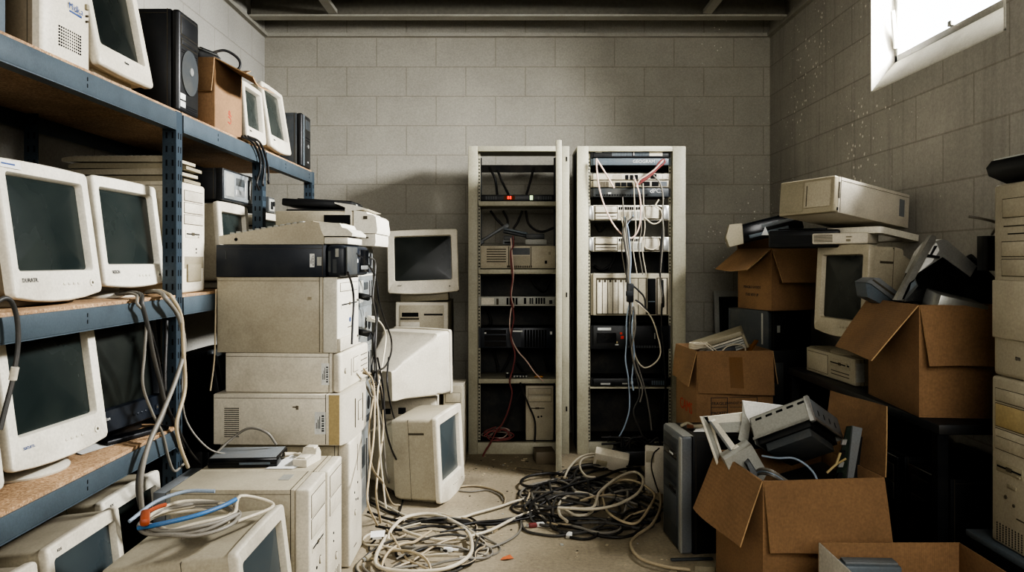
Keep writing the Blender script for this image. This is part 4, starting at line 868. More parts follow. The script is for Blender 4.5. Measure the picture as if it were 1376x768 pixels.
# bezel frame lying tilted, and the flat computer on top of the pile
q = MB(); L = [rrect(.34, .30, .02, 0, y) for y in (0, .03)]+[rrect(.26, .22, .02, 0, y) for y in (.03, 0)]; L.append(L[0]); q.loft(L, 'white', cap0=False, cap1=False)
loose('screen_surround', 'loose cream monitor frame wedged under the topmost flat computer', 'frame', q, (1.69, 3.53, 1.362), (83, 0, -60))
sup = MB(); sup.box(-.16, .16, -.13, .13, 0, .085, 'black', .01); sup.box(-.15, .15, -.132, -.128, .02, .06, 'gloss'); sup.box(-.12, .1, -.1, .1, .085, .093, 'gloss', .003)
loose('optical_drive', 'black drive unit under the front corner of the topmost flat computer', 'drive', sup, (1.46, 3.66, 1.318), (0, 0, -30))
pc('desktop_pc', 'beige computer lying flat on the very top of the right-hand pile', 'computer', (1.315, 3.325, 1.464), -60, .29, .158, .54, 'cream', 'tan',
   [('plate', .03, .45, .08, .92, 'tan', 'drive_bay', .003), ('plate', .48, .94, .16, .9, 'beige', 'door', .006), ('slits', .50, .52, .25, .8, 1), ('plate', .52, .54, .2, .8, 'seam', 'slot', .007), ('led', .62, .55, .005, 'ink'), ('led', .62, .8, .004, 'ink'), ('led', .73, .6, .004, 'ink')], pitch=-6.5, roll=-1.5, sticker=[('R', .05, .07, .4, .85, 'seam', 'side_slot'), ('R', .04, .055, .06, .14, 'hole', 'lock'), ('R', .86, .93, .3, .8, 'greyplastic', 'side_plate')])
# stack behind: dark tower, black box, cardboard box
pc('pc_tower', 'black cabinet at the foot of the stack under the closed-flap box', 'computer', (1.585, 4.32, .001), 0, .42, .737, .42, 'black', 'black', [('bay', .1, .5, .55, .9, 'darkgrey'), ('plate', .18, .42, .05, .5, 'greyplastic', 'trim_panel', .003)])
pc('desktop_pc', 'slate grey computer with black end under the upper cardboard box', 'computer', (1.42, 4.46, .739), -62, .32, .228, .36, 'black', 'darkgrey', [('plate', .84, .88, .12, .92, 'lightgrey', 'trim_panel', .002), ('plate', .02, .06, .05, .95, 'darkgrey', 'trim_panel', .003)], sticker=[('R', .2, .27, .42, .6, 'lightgrey', 'emblem_sticker')])
c2 = carton('cardboard box with printing holding a black printer, behind the right-hand monitor', (1.605, 4.47, .968), 17, .33, .33, .36, [('L', .20, 128), ('R', .16, 160), ('F', .21, 158, .0), ('B', .15, 20)],
       front_text=[])
for i, s_ in enumerate(('1  ADHESIVEX', '2  AS ELECTRONIC')): pass
put_text(c2, 'FRAGILE GOODS', .022, (-.1657, .02, .13), 'ink', LEFT, 'printing'); put_text(c2, 'THIS SIDE UP', .022, (-.1657, .02, .085), 'ink', LEFT, 'printing')
pr = thing('inkjet_printer', 'black inkjet printer with a cream cover tilted in the upper cardboard box', 'printer', (1.50, 4.36, 1.388), rz(-14, 0, -14))
q = MB(); q.box(-.20, .20, -.12, .14, 0, .11, 'gloss', .012); q.build('body', pr)
q = MB(); q.prism([(-.22, 0), (-.14, 0), (-.12, .115), (-.19, .125), (-.225, .06)], 1, -.13, .15, 'tan'); q.build('cover', pr)
q = MB(); q.box(-.10, .12, -.124, -.115, .02, .04, 'slate', .002); q.box(-.02, .16, -.124, -.116, .06, .08, 'greyplastic', .002); q.build('paper_guide', pr)
q = MB(); q.add([(0, 0, 0), (.04, 0, 0), (.02, 0, .05)], [(0, 1, 2)], 'labelwhite'); loose('paper', 'white triangular paper scrap on the black inkjet printer', 'paper', q, (1.42, 4.21, 1.40), (0, 0, -10))
# flat screen leaning on the back wall
q = MB(); q.box(1.42, 1.86, 5.02, 5.40, 0, .70, 'black', .004); o = q.build('storage_cabinet'); tag(o, 'black cabinet against the back wall under the grey-framed screen', 'cabinet')
fm = thing('monitor', 'grey-framed flat screen leaning against the back wall behind the boxes', 'computer monitor', (1.66, 5.30, .702), rz(0, -6))
q = MB(); L = [rrect(.40, .34, .008, .17, y) for y in (.03, 0)]+[rrect(.335, .265, .004, .165, y) for y in (0, .012)]; q.loft(L, 'lightgrey', cap0=True, cap1=False); q.build('bezel', fm)
q = MB(); q.box(-.168, .168, .010, .014, .03, .30, 'screendark'); q.build('screen', fm)
# box with the binders
sm = carton('cardboard box with red lettering and a binder, standing beside the right rack', (1.167, 4.094, .001), 4, .41, .37, .782, [('F', .225, 172, 0, 'card', 'tape'), ('L', .185, 168), ('R', .18, 172), ('B', .18, 178)],
            front_text=[('FRAGILE', .022, -.085, .505, 'ink', 0), ('PACKED', .022, -.085, .455, 'ink', 0), ('HANDLE WITH CARE', .017, .035, .508, 'ink', 0)], left_text=[('CAMS', .085, .0, .46, 'redink', 0)])
q = MB()
for a, b_, c_, d_ in ((-.13, -.04, .535, .538), (-.13, -.04, .485, .488), (-.13, -.04, .43, .433), (-.13, -.127, .43, .538), (-.043, -.04, .43, .538), (-.03, .12, .485, .487), (.117, .12, .485, .538), (-.03, .12, .536, .538)):
    q.box(a, b_, -.1857, -.1845, c_, d_, 'ink')
q.build('printed_frame', sm)
bd = thing('ring_binder', 'cream ring binder with layered edges leaning out of the red-lettered box', 'binder', (1.145, 4.065, .768), rz(-16, 6, -20))
q = MB(); q.box(-.15, .15, -.06, .10, .05, .075, 'tan', .003); q.box(.135, .15, -.06, .10, -.02, .075, 'tan', .003); q.build('cover', bd)
q = MB()
for k in range(5): q.box(-.10, .134, -.055, .095, -.018+.0135*k, -.008+.0135*k, 'cream' if k > 3 else 'lightgrey')
q.build('sheets', bd)
q = MB(); q.box(-.13, .10, -.075, .06, 0, .05, 'navy', .004); q.box(-.128, .098, -.078, -.074, .008, .014, 'lightgrey'); loose('tape_drive', 'dark blue box lying under the ring binder', 'drive', q, (1.125, 4.06, .728), (0, -14, -8))
coil((1.015, 4.02, .775), .045, 4, .06, .006, 'c_white', 'white cable coil at the corner of the red-lettered box', seed=9)
cable('white wire bowing over the rim of the red-lettered box', [(1.10, 3.945, .75), (1.14, 3.93, .80), (1.19, 3.93, .815), (1.24, 3.94, .80), (1.245, 3.95, .76)], .004, 'c_white', 'wire', 'wire')
for i in range(2): cable('pale wire looping down beside the dark blue box', [(1.02+.02*i, 4.0, .82), (1.05+.02*i, 3.96, .80), (1.085+.018*i, 3.945, .765), (1.07+.02*i, 3.95, .745)], .0032, 'c_white', 'wire', 'wire', 'wires beside the dark blue box')
q = MB(); q.box(-.012, .012, -.07, .07, 0, .01, 'copper', .002); loose('drive_rail', 'rusty metal strip sticking up at the right of the binder', 'strip', q, (1.305, 4.04, .775), (35, 0, -50))

# ------------------------------------------------------------------ grey tower on the floor with papers
pc('pc_tower', 'silver-fronted tower with black sides standing on the floor by the cable heap', 'computer', (.718, 3.315, .001), -85, .275, .503, .42, 'black', 'greyplastic',
   [('plate', .08, .82, .02, .95, 'darkgrey', 'face_panel', .002), ('plate', .12, .78, .84, .90, 'navy', 'drive_bay', .004), ('plate', .12, .78, .765, .83, 'gloss', 'drive_bay', .004), ('plate', .42, .62, .79, .81, 'labelwhite', 'badge', .006), ('plate', .12, .78, .62, .70, 'navy', 'drive_bay', .004), ('plate', .12, .78, .54, .61, 'navy', 'drive_bay', .004), ('plate', .40, .74, .47, .52, 'gloss', 'disc_drive', .005), ('plate', .12, .78, .20, .46, 'darkgrey', 'front_door', .006), ('led', .66, .23, .005, 'labelwhite'), ('plate', .9, 1.0, .01, .99, 'lightgrey', 'edge_trim', .003), ('slits', .2, .7, .04, .14, 3, 'hole')], bt=.05, bev=.012,
   sticker=[('T', .02, .98, .02, .13, 'lightgrey', 'top_trim')])
q = MB(); q.add([(0, 0, .001), (.21, -.03, .001), (.26, .10, .004), (.07, .13, .001)], [(0, 1, 2, 3)], 'paper'); loose('paper', 'white sheet of paper lying on the silver-fronted tower', 'paper', q, (.80, 3.26, .506), (0, 0, 4))
q = MB(); q.tube(catmull([(0, 0, 0), (.03, .01, .012), (.06, -.01, .006), (.10, .0, .01)], 5), .008, 'tan'); q.box(.03, .06, -.02, .0, -.003, .012, 'rust', .003); loose('bracket', 'small rusty bracket beside the paper on the silver-fronted tower', 'bracket', q, (.765, 3.35, .512), (0, 0, -20))

# ------------------------------------------------------------------ big open box
carton('big open cardboard box of computer parts on the floor at the right', (1.042, 2.729, .001), 6, .435, .415, .515, [('F', .235, 166), ('L', .235, 160), ('R', .235, 6), ('B', .12, 172)])
def place_by(o, lp, target, rot, order='XYZ'):
    """turn a thing and put its local point lp at target"""
    o.rotation_mode = order; o.rotation_euler = tuple(R(v) for v in rot)
    o.location = Vector(target)-Euler(tuple(R(v) for v in rot), order).to_matrix() @ Vector(lp)
def pp(mb, px, D, org, t0, t1, mat):
    """flat plate with an outline taken from the photo, thickness along the depth"""
    P = [at(x, y, D)-Vector(org) for x, y in px]
    mb.prism([(p.x, p.z) for p in P], 1, P[0].y+t0, P[0].y+t1, mat); return mb
ch = thing('computer_chassis', 'stripped silver computer chassis tilted up in the big open box', 'computer case')
q = MB(); a, b_, h = .115, .115, .105
q.box(-a, a, -b_, b_, h-.003, h, 'lightgrey'); q.box(-a, -a+.003, -b_, b_, 0.02, h, 'lightgrey'); q.box(a-.003, a, -b_, b_, 0.02, h, 'lightgrey'); q.box(-a, a, b_-.003, b_, 0, h, 'steel'); q.box(-a, a, -b_, -b_+.003, .02, h, 'greyplastic'); q.build('shell', ch)
q = MB(); q.box(-a+.012, a-.02, -b_+.02, b_-.01, .0, .06, 'black', .002); q.build('drive_cage', ch)
q = MB(); q.box(-a+.02, a-.04, -b_+.03, b_-.03, -.03, .0, 'darkgrey', .002); q.build('disk_drive', ch)
q = MB()
for k in range(5):
    q = MB(); q.box(-a-.0012, -a+.001, -.10+.042*k, -.075+.042*k, .086, .094, 'hole'); q.build('slot', ch)
    q = MB(); q.box(-.10+.042*k, -.095+.042*k, -b_-.0012, -b_+.001, .05, .07, 'hole'); q.build('slot', ch)
q = MB(); q.box(-a-.004, -a+.012, -b_-.004, -b_+.012, .01, .108, 'silver', .002); q.build('corner_rail', ch)
q = MB(); q.box(-a-.003, a+.003, -b_-.003, -b_, .018, .028, 'steel'); q.box(-a-.003, -a, -b_, b_+.003, .018, .028, 'steel'); q.build('bottom_rim', ch)
place_by(ch, (-a, -b_, h), at(1084, 532, 2.63), (-40, 0, 45), 'ZYX')
def plate(name, lab, cat, px, D, mats, th=.004, extra=()):
    org = at(sum(p[0] for p in px)/len(px), max(p[1] for p in px), D); q = MB()
    pp(q, px, D, org, 0, th, mats)
    for e_ in extra: pp(q, e_[0], D+e_[3], org, e_[1], e_[2], e_[4])
    return loose(name, lab, cat, q, tuple(org))
plate('cover_plate', 'white curved cover plate standing behind the silver chassis in the big box', 'plate', [(998, 538), (1056, 545), (1040, 556), (1024, 563), (1018, 590), (1012, 580), (1009, 569), (1002, 557)], 2.84, 'paper', .01, [([(998, 538), (1001, 557), (1009, 569), (1004, 600), (992, 590), (997, 566)], 0, .004, -.012, 'lightgrey')])
plate('drive_cover', 'white strip of metal lying along the back left rim of the big box', 'cover', [(946, 560), (998, 554), (997, 566), (952, 569)], 2.86, 'white', .01, [([(952, 569), (997, 566), (992, 579), (960, 582)], 0, .004, -.008, 'lightgrey')])
plate('side_rail', 'white metal rail leaning out at the left rim of the big box, outer one', 'rail', [(941, 560), (954, 559), (975, 622), (964, 626)], 2.86, 'lightgrey', .012, [([(941, 560), (944, 560), (967, 625), (964, 626)], 0, .01, -.010, 'white'), ([(951, 559), (954, 559), (975, 622), (972, 623)], 0, .01, -.010, 'white')])
plate('side_rail', 'white metal rail leaning out at the left of the big box, inner one', 'rail', [(955, 567), (962, 564), (1000, 614), (993, 618)], 2.80, 'white', .02, [([(953, 566), (956, 566), (993, 618), (990, 618)], 0, .02, -.004, 'greyplastic')])
q = MB(); q.cyl((0, 0, 0), (.02, 0, .05), .010, 'lightgrey', 10); q.cyl((.02, 0, .05), (.034, 0, .066), .010, 'white', 10); loose('spacer', 'pale plastic peg beside the small power supply in the big box', 'peg', q, tuple(at(980, 622, 2.80)))
ps = thing('power_supply', 'small white power supply box with grey plug at the front of the big box', 'power supply', tuple(at(1003, 650, 2.74)), (R(0), R(0), R(-4)))
o_ = ps.location
q = MB(); pp(q, [(974, 618), (1010, 597), (1031, 634), (1020, 655), (990, 655)], 2.74, o_, 0, .09, 'lightgrey'); q.build('body', ps)
q = MB(); pp(q, [(1001, 622), (1006, 616), (1016, 632), (1010, 638)], 2.73, o_, -.015, .01, 'darkgrey'); q.build('socket', ps)
q = MB(); pp(q, [(1002, 620), (1005, 617), (1013, 629), (1018, 634), (1014, 640), (1008, 634)], 2.71, o_, -.03, .0, 'greyplastic'); q.build('plug', ps)
for i, (mt, rr_) in enumerate((('c_grey', .0055), ('c_lblue', .004), ('c_grey', .0045))):
    cable('grey lead curling from the power supply into the big box', [at(1013, 636+2*i, 2.70), at(1022, 630+3*i, 2.66), at(1036, 632+3*i, 2.54), at(1052, 642+2*i, 2.55), at(1066, 652, 2.56)], rr_, mt, 'lead', 'lead', 'leads from the power supply')
cable('blue cable bowing through the big open box', [at(1024, 612, 2.66), at(1045, 615, 2.62), at(1065, 615, 2.6), at(1080, 622, 2.58), at(1092, 633, 2.57), at(1100, 648, 2.56)], .004, 'c_lblue')
bo = thing('circuit_board', 'dark green circuit board with pale edge upright at the right of the big box', 'circuit board', tuple(at(1140, 655, 2.62)))
o_ = bo.location
q = MB(); pp(q, [(1138, 573), (1147, 572), (1140, 660), (1118, 660)], 2.63, o_, 0, .005, 'board'); q.build('board', bo)
q = MB(); pp(q, [(1146, 572), (1159, 575), (1144, 660), (1137, 660)], 2.62, o_, 0, .01, 'greyplastic'); q.build('edge_bracket', bo)
for k in range(4): q = MB(); pp(q, [(1132-2*k, 590+15*k), (1138-2*k, 590+15*k), (1136-2*k, 597+15*k), (1130-2*k, 597+15*k)], 2.62, o_, -.004, .006, ('silver', 'black')[k % 2]); q.build('chip', bo)
plate('case_cover', 'black metal cover standing behind the circuit board in the big box', 'cover', [(1150, 585), (1184, 592), (1188, 655), (1140, 655)], 2.70, 'black', .01)
q = MB(); q.box(-.10, .10, -.07, .07, 0, .09, 'black', .006); q.box(-.08, .0, -.072, -.068, .02, .07, 'darkgrey', .002); loose('disk_drive', 'black drive low in the middle of the big open box', 'drive', q, (1.09, 2.68, .40), (14, -8, 20))
q = MB(); q.box(-.11, .11, -.08, .08, 0, .4, 'black', .004); loose('disk_drive', 'black block filling the bottom of the big open box', 'drive', q, (1.04, 2.76, .008), (0, 0, 8))
q = MB(); q.tube([(0, 0, 0), (.035, 0, .03), (.05, 0, .07)], .0045, 'yellowed'); q.tube([(.035, 0, .03), (.075, .01, .045)], .004, 'yellowed'); loose('bracket', 'thin brass bracket in the dark middle of the big box', 'bracket', q, (1.105, 2.60, .515), (0, 0, 5))

# ------------------------------------------------------------------ front box, cut by the frame
carton('dark open cardboard box with white printed side at the bottom edge of the photo', (1.1665, 2.08, .001), 0, .437, .43, .388, [], mat='card', leftmat='cardwhite', left_text=[('FR', .16, .10, .19, 'ink', 0)])
q = MB(); q.box(-.083, .083, -.03, .03, 0, .365, 'slate', .008); q.box(-.075, .075, -.02, .02, .365, .372, 'greyplastic', .002); loose('laptop_dock', 'grey plastic dock standing in the dark box at the bottom edge', 'dock', q, (1.05, 2.18, .008), (0, 0, -3))

# ------------------------------------------------------------------ upper box on the bench end
carton('cardboard box of broken devices with two hanging flaps, on the end of the bench', (1.600, 2.834, ZB+.001), -5.7, .285, .47, .395, [('F', .215, 165), ('L', .245, 142), ('R', .12, 175), ('B', .15, 174)])
ld = thing('projector', 'silver and black hinged device standing askew in the bench box', 'device', tuple(at(1250, 408, 2.74)))
o_ = ld.location
q = MB(); pp(q, [(1218, 405), (1234, 366), (1266, 344), (1304, 371), (1292, 405)], 2.74, o_, .006, .085, 'gloss'); q.build('body', ld)
q = MB(); pp(q, [(1233, 367), (1246, 338), (1258, 324), (1266, 321), (1273, 323), (1313, 357), (1304, 372), (1267, 345)], 2.74, o_, 0, .09, 'silver'); q.build('shell', ld)
q = MB(); pp(q, [(1234, 366), (1247, 339), (1258, 326), (1262, 336), (1252, 352)], 2.735, o_, -.002, .004, 'paper'); q.build('side_plate', ld)
q = MB(); pp(q, [(1245, 341), (1262, 344), (1262, 347), (1244, 345)], 2.73, o_, -.004, .006, 'black'); pp(q, [(1256, 330), (1259, 330), (1252, 342), (1250, 342)], 2.73, o_, -.004, .006, 'black'); q.build('clip', ld)
q = MB(); pp(q, [(1204, 403), (1249, 319), (1253, 315), (1258, 318), (1256, 325), (1214, 403)], 2.70, o_, -.0, .025, 'steel'); q.build('lid', ld)
q = MB(); pp(q, [(1222, 380), (1230, 374), (1234, 384), (1218, 402), (1212, 402)], 2.70, o_, .0, .02, 'darkgrey'); pp(q, [(1224, 380), (1229, 377), (1231, 382), (1221, 392)], 2.70, o_, -.003, .0, 'slate'); q.build('hinge', ld)
dv = thing('modem', 'slate grey slim device leaning over the rim of the bench box', 'modem', tuple(at(1195, 409, 2.93)))
o_ = dv.location
q = MB(); pp(q, [(1163, 380), (1174, 374), (1212, 404), (1208, 412), (1192, 412), (1166, 399)], 2.93, o_, 0, .09, 'slate'); q.build('body', dv)
q = MB(); pp(q, [(1163, 379), (1174, 373), (1181, 373), (1220, 403), (1214, 408), (1206, 408), (1170, 381)], 2.925, o_, -.004, .095, 'greyplastic'); q.build('lid', dv)
q = MB(); pp(q, [(1172, 376), (1174, 375), (1216, 405), (1214, 407)], 2.92, o_, -.002, .004, 'seam'); q.build('seam', dv)
q = MB(); pp(q, [(1196, 399), (1200, 399), (1202, 402), (1198, 402)], 2.918, o_, -.002, .002, 'silver'); q.build('badge', dv)
q = MB(); q.box(-.08, .08, -.07, .07, 0, .10, 'steel', .003); loose('optical_drive', 'bare metal drive at the front of the bench box', 'drive', q, (1.575, 2.68, 1.03), (8, 14, -8))
mn = thing('monitor', 'black flat screen slanting out of the bench box beside the cream towers', 'computer monitor', (1.70, 2.73, 1.04), (R(-20), R(-35), R(-6)))
q = MB(); q.box(-.13, .16, -.012, .02, -.02, .20, 'darkgrey', .012); q.build('housing', mn); q = MB(); q.box(-.115, .145, -.014, -.010, -.005, .185, 'screendark', .002); q.build('screen', mn); q = MB(); q.box(-.03, .01, -.016, -.013, .09, .096, 'greyplastic'); q.build('badge', mn)
q = MB(); q.loft([[(p[0], p[2]-.0, p[1]) for p in rrect(.075, .06, .018, 0, z)] for z in (0, .11, .125)], 'black'); loose('speaker', 'black rounded speaker standing behind the cream towers', 'speaker', q, (1.74, 2.70, 1.22), (0, 0, 0))
cable('bare wire end poking out beside the upper cream tower', [(1.60, 2.60, 1.41), (1.64, 2.58, 1.40), (1.70, 2.60, 1.385), (1.74, 2.69, 1.352)], .005, 'c_grey', 'wire', 'wire')

# ------------------------------------------------------------------ cream towers at the right edge
q = MB(); q.box(1.435, 1.88, 1.72, 2.33, 0, .395, 'black', .005); q.box(1.43, 1.88, 1.70, 2.34, .395, .414, 'slate', .003); o = q.build('equipment_case'); tag(o, 'dark flat-topped equipment case under the two cream towers', 'case')
pc('pc_tower', 'lower cream tower at the right edge, with yellowed drive bay and dotted foot', 'computer', (1.452, 2.135, .4145), -90, .23, .498, .42, 'beige', 'beige',
   [('bay', .1, .97, .85, .93, 'beige'), ('bay', .1, .97, .70, .84, 'yellowed'), ('cd', .1, .97, .565, .69, 'beige'), ('floppy', .12, .62, .435, .50, 'tan'), ('plate', .34, .5, .36, .385, 'recess', 'power_button', .003), ('led', .30, .30, .006, 'seam'), ('led', .7, .41, .006, 'ink'), ('led', .45, .27, .005, 'seam'), ('led', .8, .36, .008, 'ink'), ('dots', .1, .8, .02, .13, 12, 8), ('slits', .5, .7, .2, .205, 1)], bev=.012)
pc('pc_tower', 'upper cream tower at the right edge, standing on the lower one', 'computer', (1.455, 2.13, .9135), -90, .23, .570, .42, 'tan', 'beige',
   [('bay', .2, .98, .82, .92), ('slits', .25, .95, .87, .875, 1), ('slits', .22, .98, .775, .78, 1), ('slits', .3, .98, .73, .745, 1, 'hole'), ('bay', .18, .98, .62, .70), ('bay', .18, .98, .52, .61), ('plate', .04, .98, .20, .50, 'beige', 'front_door', .009), ('floppy', .1, .75, .41, .47, 'tan'), ('led', .2, .46, .007, 'recess'), ('led', .45, .35, .006, 'ink'), ('led', .42, .30, .005, 'seam'), ('text', .5, .11, .02, 'tm', 'ink')], bev=.014)
q = MB(); q.loft([[(x, y, z) for x, y in ((-s, -t), (s, -t), (s, t), (-s, t))] for s, t, z in ((.10, .12, 0), (.135, .16, .03), (.14, .165, .055), (.13, .155, .075))], 'black'); q.box(-.128, .128, -.15, .15, .073, .08, 'silver', .003)
loose('scanner', 'black tapered device with a pale lid on top of the cream towers', 'scanner', q, (1.60, 2.12, 1.4845), (0, 0, 0))
# ------------------------------------------------------------------ cables
def fz(pts, x0, y0, s, z=.006, amp=.0, seed=0):
    rr = random.Random(seed); return [onfloor(x0+a/s, y0+b/s, max(.004, z+rr.uniform(-amp, amp))) for a, b in pts]
A = lambda pts, **k: fz(pts, 470, 560, 3.692, **k)
B = lambda pts, **k: fz(pts, 600, 560, 3.692, **k)
def wander(cx, cy, rx, ry, length, seed, zmax, r):
    rr = random.Random(seed); a = rr.uniform(0, 6.28); q_ = rr.random()**.5; t = rr.uniform(0, 6.28)
    x, y = cx+rx*q_*math.cos(t), cy+ry*q_*math.sin(t); k = rr.uniform(-6, 6); P = []; st = .05
    for i in range(int(length/st)):
        if i % 5 == 0: k = .72*k+rr.uniform(-3.6, 3.6)
        dx, dy = (cx-x)/rx, (cy-y)/ry; m = math.hypot(dx, dy)
        if m > .85:
            want = math.atan2(cy-y, cx-x); df = (want-a+math.pi) % (2*math.pi)-math.pi; a += df*.28*min(2, m)
        else: a += k*st
        x += st*math.cos(a); y += st*math.sin(a)
        mm = max(0, 1-math.hypot((cx-x)/rx, (cy-y)/ry)**2)
        P.append(Vector((x, y, r+zmax*mm*(.25+.75*abs(math.sin(i*.31+seed))))))
    return P
W = .0075
cable('thick beige cable making the widest loop on the floor before the scuffed tower', A([(180, 590), (130, 690), (150, 745), (300, 765), (480, 750), (590, 690), (605, 620), (575, 560), (480, 500), (380, 480), (270, 500), (205, 560), (190, 610)], z=.03), .0085, 'c_white')
cable('beige cable running straight from the floor loop toward the heap by the rack', A([(190, 520), (300, 575), (420, 605), (520, 605), (600, 590), (700, 560), (800, 510), (880, 475), (960, 455), (1010, 440)], z=.022), W, 'c_white')
cable('pale cable running along the floor past the monitor foot to the heap', A([(110, 400), (180, 440), (280, 490), (380, 495), (540, 500), (620, 478), (740, 445), (830, 415), (920, 400), (980, 400)], z=.016), .007, 'c_white')
cable('thin grey cable in a long curve on the open floor', A([(180, 640), (400, 650), (600, 660), (720, 640), (820, 590), (850, 545), (845, 495)], z=.008), .0055, 'c_grey')
cable('short beige cable curling by the foot of the floor monitor', A([(545, 345), (600, 340), (660, 345), (740, 370), (770, 400), (768, 430)], z=.008), .006, 'c_beige')
cable('second short cable beside the floor monitor foot', A([(540, 365), (600, 370), (680, 362), (740, 385), (760, 412)], z=.006), .004, 'c_grey')
for i, P_ in enumerate(([(100, 420), (200, 470), (330, 500), (480, 512), (600, 520), (700, 518), (860, 490), (940, 470)], [(90, 470), (220, 510), (400, 520), (560, 525), (720, 530), (880, 500), (980, 480)], [(130, 540), (260, 560), (400, 540), (500, 545), (640, 520), (780, 510), (900, 480)])):
    cable('black cable trailing across the floor between the stack and the heap', A(P_, z=.010+.006*i), .0065, 'c_black', group='black cables trailing across the floor')
cable('black mains cable with a dangling plug in front of the floor loop', A([(230, 650), (235, 690), (290, 685), (360, 655), (440, 650), (480, 665)], z=.01), .006, 'c_black')
# a tangle of shorter loops in the left heap
for i in range(12):
    rr = random.Random(300+i); mt = ('c_beige', 'c_dgrey', 'c_beige', 'c_black', 'c_white', 'c_grey')[i % 6]
    nm = {'c_beige': 'beige', 'c_dgrey': 'dark grey', 'c_black': 'black', 'c_white': 'pale', 'c_grey': 'grey'}[mt]; r = rr.uniform(.004, .0062)
    cable(nm+' cable tangled on the floor at the foot of the big stack', wander(-.36, 3.28, .28, .42, rr.uniform(.7, 1.5), 300+i, .05, r), r, mt, group=nm+' cables tangled at the foot of the big stack', n=3, seg=6)
# the heap in front of the right rack
cable('pale cable making a tall oval loop on top of the heap by the silver tower', B([(555, 450), (720, 450), (760, 372), (850, 300), (930, 272), (975, 305), (955, 370), (880, 420), (800, 446), (700, 458), (620, 450)], z=.10), .0075, 'c_white')
cable('pale cable in a low arch at the front of the heap', B([(600, 518), (560, 480), (565, 420), (640, 375), (720, 388), (750, 430), (705, 480), (640, 486), (580, 455)], z=.05), .0072, 'c_white')
cable('long beige cable sweeping round the silver tower toward the big box', B([(770, 440), (775, 370), (830, 322), (920, 315), (1000, 312), (1050, 360), (1062, 440), (1020, 530), (940, 590), (915, 635), (960, 700), (1080, 740), (1210, 757)], z=.02), .0075, 'c_beige')
cable('beige cable ring lying inside the tall oval loop', B([(775, 390), (790, 350), (870, 312), (955, 325), (1030, 380), (1010, 440), (950, 520), (880, 520), (800, 470), (775, 400)], z=.05), .0065, 'c_beige')
cable('white cable arching up at the back of the heap', B([(585, 300), (610, 250), (660, 200), (720, 182), (760, 190), (680, 205), (662, 245), (690, 290), (740, 300)], z=.05), .0065, 'c_white')
cable('black cable making a wide flat loop at the left of the heap', B([(620, 360), (500, 350), (390, 340), (372, 315), (420, 290), (520, 278), (640, 290), (760, 260), (840, 250)], z=.03), .0075, 'c_black')
cable('black cable drooping in a long loop in front of the heap', B([(630, 480), (650, 530), (720, 575), (820, 595), (900, 590), (960, 560), (975, 500), (950, 420), (945, 370), (985, 300)], z=.014), .0075, 'c_black')
cable('black cable running from the left heap up over the heap by the rack', B([(410, 460), (440, 410), (520, 372), (640, 330), (760, 300), (860, 262), (960, 250)], z=.06), .0075, 'c_black')
cable('dark cable with a red plug lying in front of the heap', B([(370, 520), (390, 560), (460, 580), (560, 588), (660, 572), (720, 560)], z=.008), .006, 'c_dgrey')
cable('grey cable hooked round the left end of the heap', B([(495, 450), (480, 410), (440, 385), (380, 400), (365, 380), (390, 350), (450, 330), (530, 310)], z=.02), .0065, 'c_grey')
for i in range(27):
    rr = random.Random(500+i); mt = ('c_black', 'c_dgrey', 'c_black', 'c_black', 'c_dgrey', 'c_beige', 'c_black', 'c_grey')[i % 8]
    nm = {'c_beige': 'beige', 'c_dgrey': 'dark grey', 'c_black': 'black', 'c_white': 'pale', 'c_grey': 'grey'}[mt]; r = rr.uniform(.0048, .0072)
    far = i % 3 == 0
    cable(nm+' cable tangled in the heap on the floor before the right rack', wander(.40 if not far else .55, 3.82 if not far else 4.25, .38 if not far else .30, .48 if not far else .30, rr.uniform(1.0, 2.2), 500+i, .07, r), r, mt, group=nm+' cables tangled in the heap before the right rack', n=3, seg=6)
# small things in and around the heap
q = MB(); q.box(-.20, .20, -.10, .10, 0, .09, 'black', .008); loose('rack_server', 'black box at the foot of the right rack behind the heap', 'device', q, (.86, 4.66, .001), (0, 0, 5))
jb = thing('junction_box', 'tilted cream plastic box at the back of the cable heap', 'box', (.59, 4.42, .035), (R(30), R(10), R(-8)))
q = MB(); q.box(-.10, .10, -.03, .03, 0, .11, 'cream', .006); q.build('body', jb); q = MB(); q.box(-.085, -.02, -.032, -.028, .02, .065, 'tan', .002); q.build('cover', jb)
q = MB(); q.box(-.05, .06, 0, .03, 0, .25, 'cream', .004); q.box(-.045, .0, -.002, .002, .16, .22, 'beige', .002); loose('plastic_sheet', 'small cream panel leaning beside the silver-fronted tower', 'panel', q, (.775, 4.02, .001), (-8, 0, -14))
cable('black wire hanging over the small cream panel', [(.80, 4.0, .25), (.765, 3.985, .22), (.755, 3.985, .15), (.775, 3.98, .07), (.79, 3.96, .02)], .0035, 'c_black', 'wire', 'wire')
q = MB(); q.box(-.085, .085, -.012, .012, 0, .014, 'umber', .003); loose('wood_strip', 'brown wooden strip on the floor in front of the left rack', 'strip', q, tuple(onfloor(712, 633)), (0, 0, -24))
q = MB(); q.box(-.06, .06, -.07, .07, 0, .075, 'umber', .003); loose('wood_block', 'brown block at the foot of the rack door', 'block', q, (.21, 4.66, .001), (0, 0, 6))
def plug(lab, px, py, rot, mt, body='labelwhite'):
    q = MB(); q.box(-.02, .02, -.012, .012, 0, .02, mt, .006); q.cyl((.02, 0, .010), (.045, 0, .008), .006, mt, 8); q.box(-.032, -.02, -.008, .008, .005, .014, 'silver'); loose('connector', lab, 'connector', q, tuple(onfloor(px, py)), (0, 0, rot))
plug('white plug on the floor in front of the cable heap', 765, 721, 70, 'paper'); plug('red plug lying at the left front of the cable heap', 716, 708, 10, 'c_red'); plug('white tipped connector just right of the red plug', 726, 707, 190, 'paper')
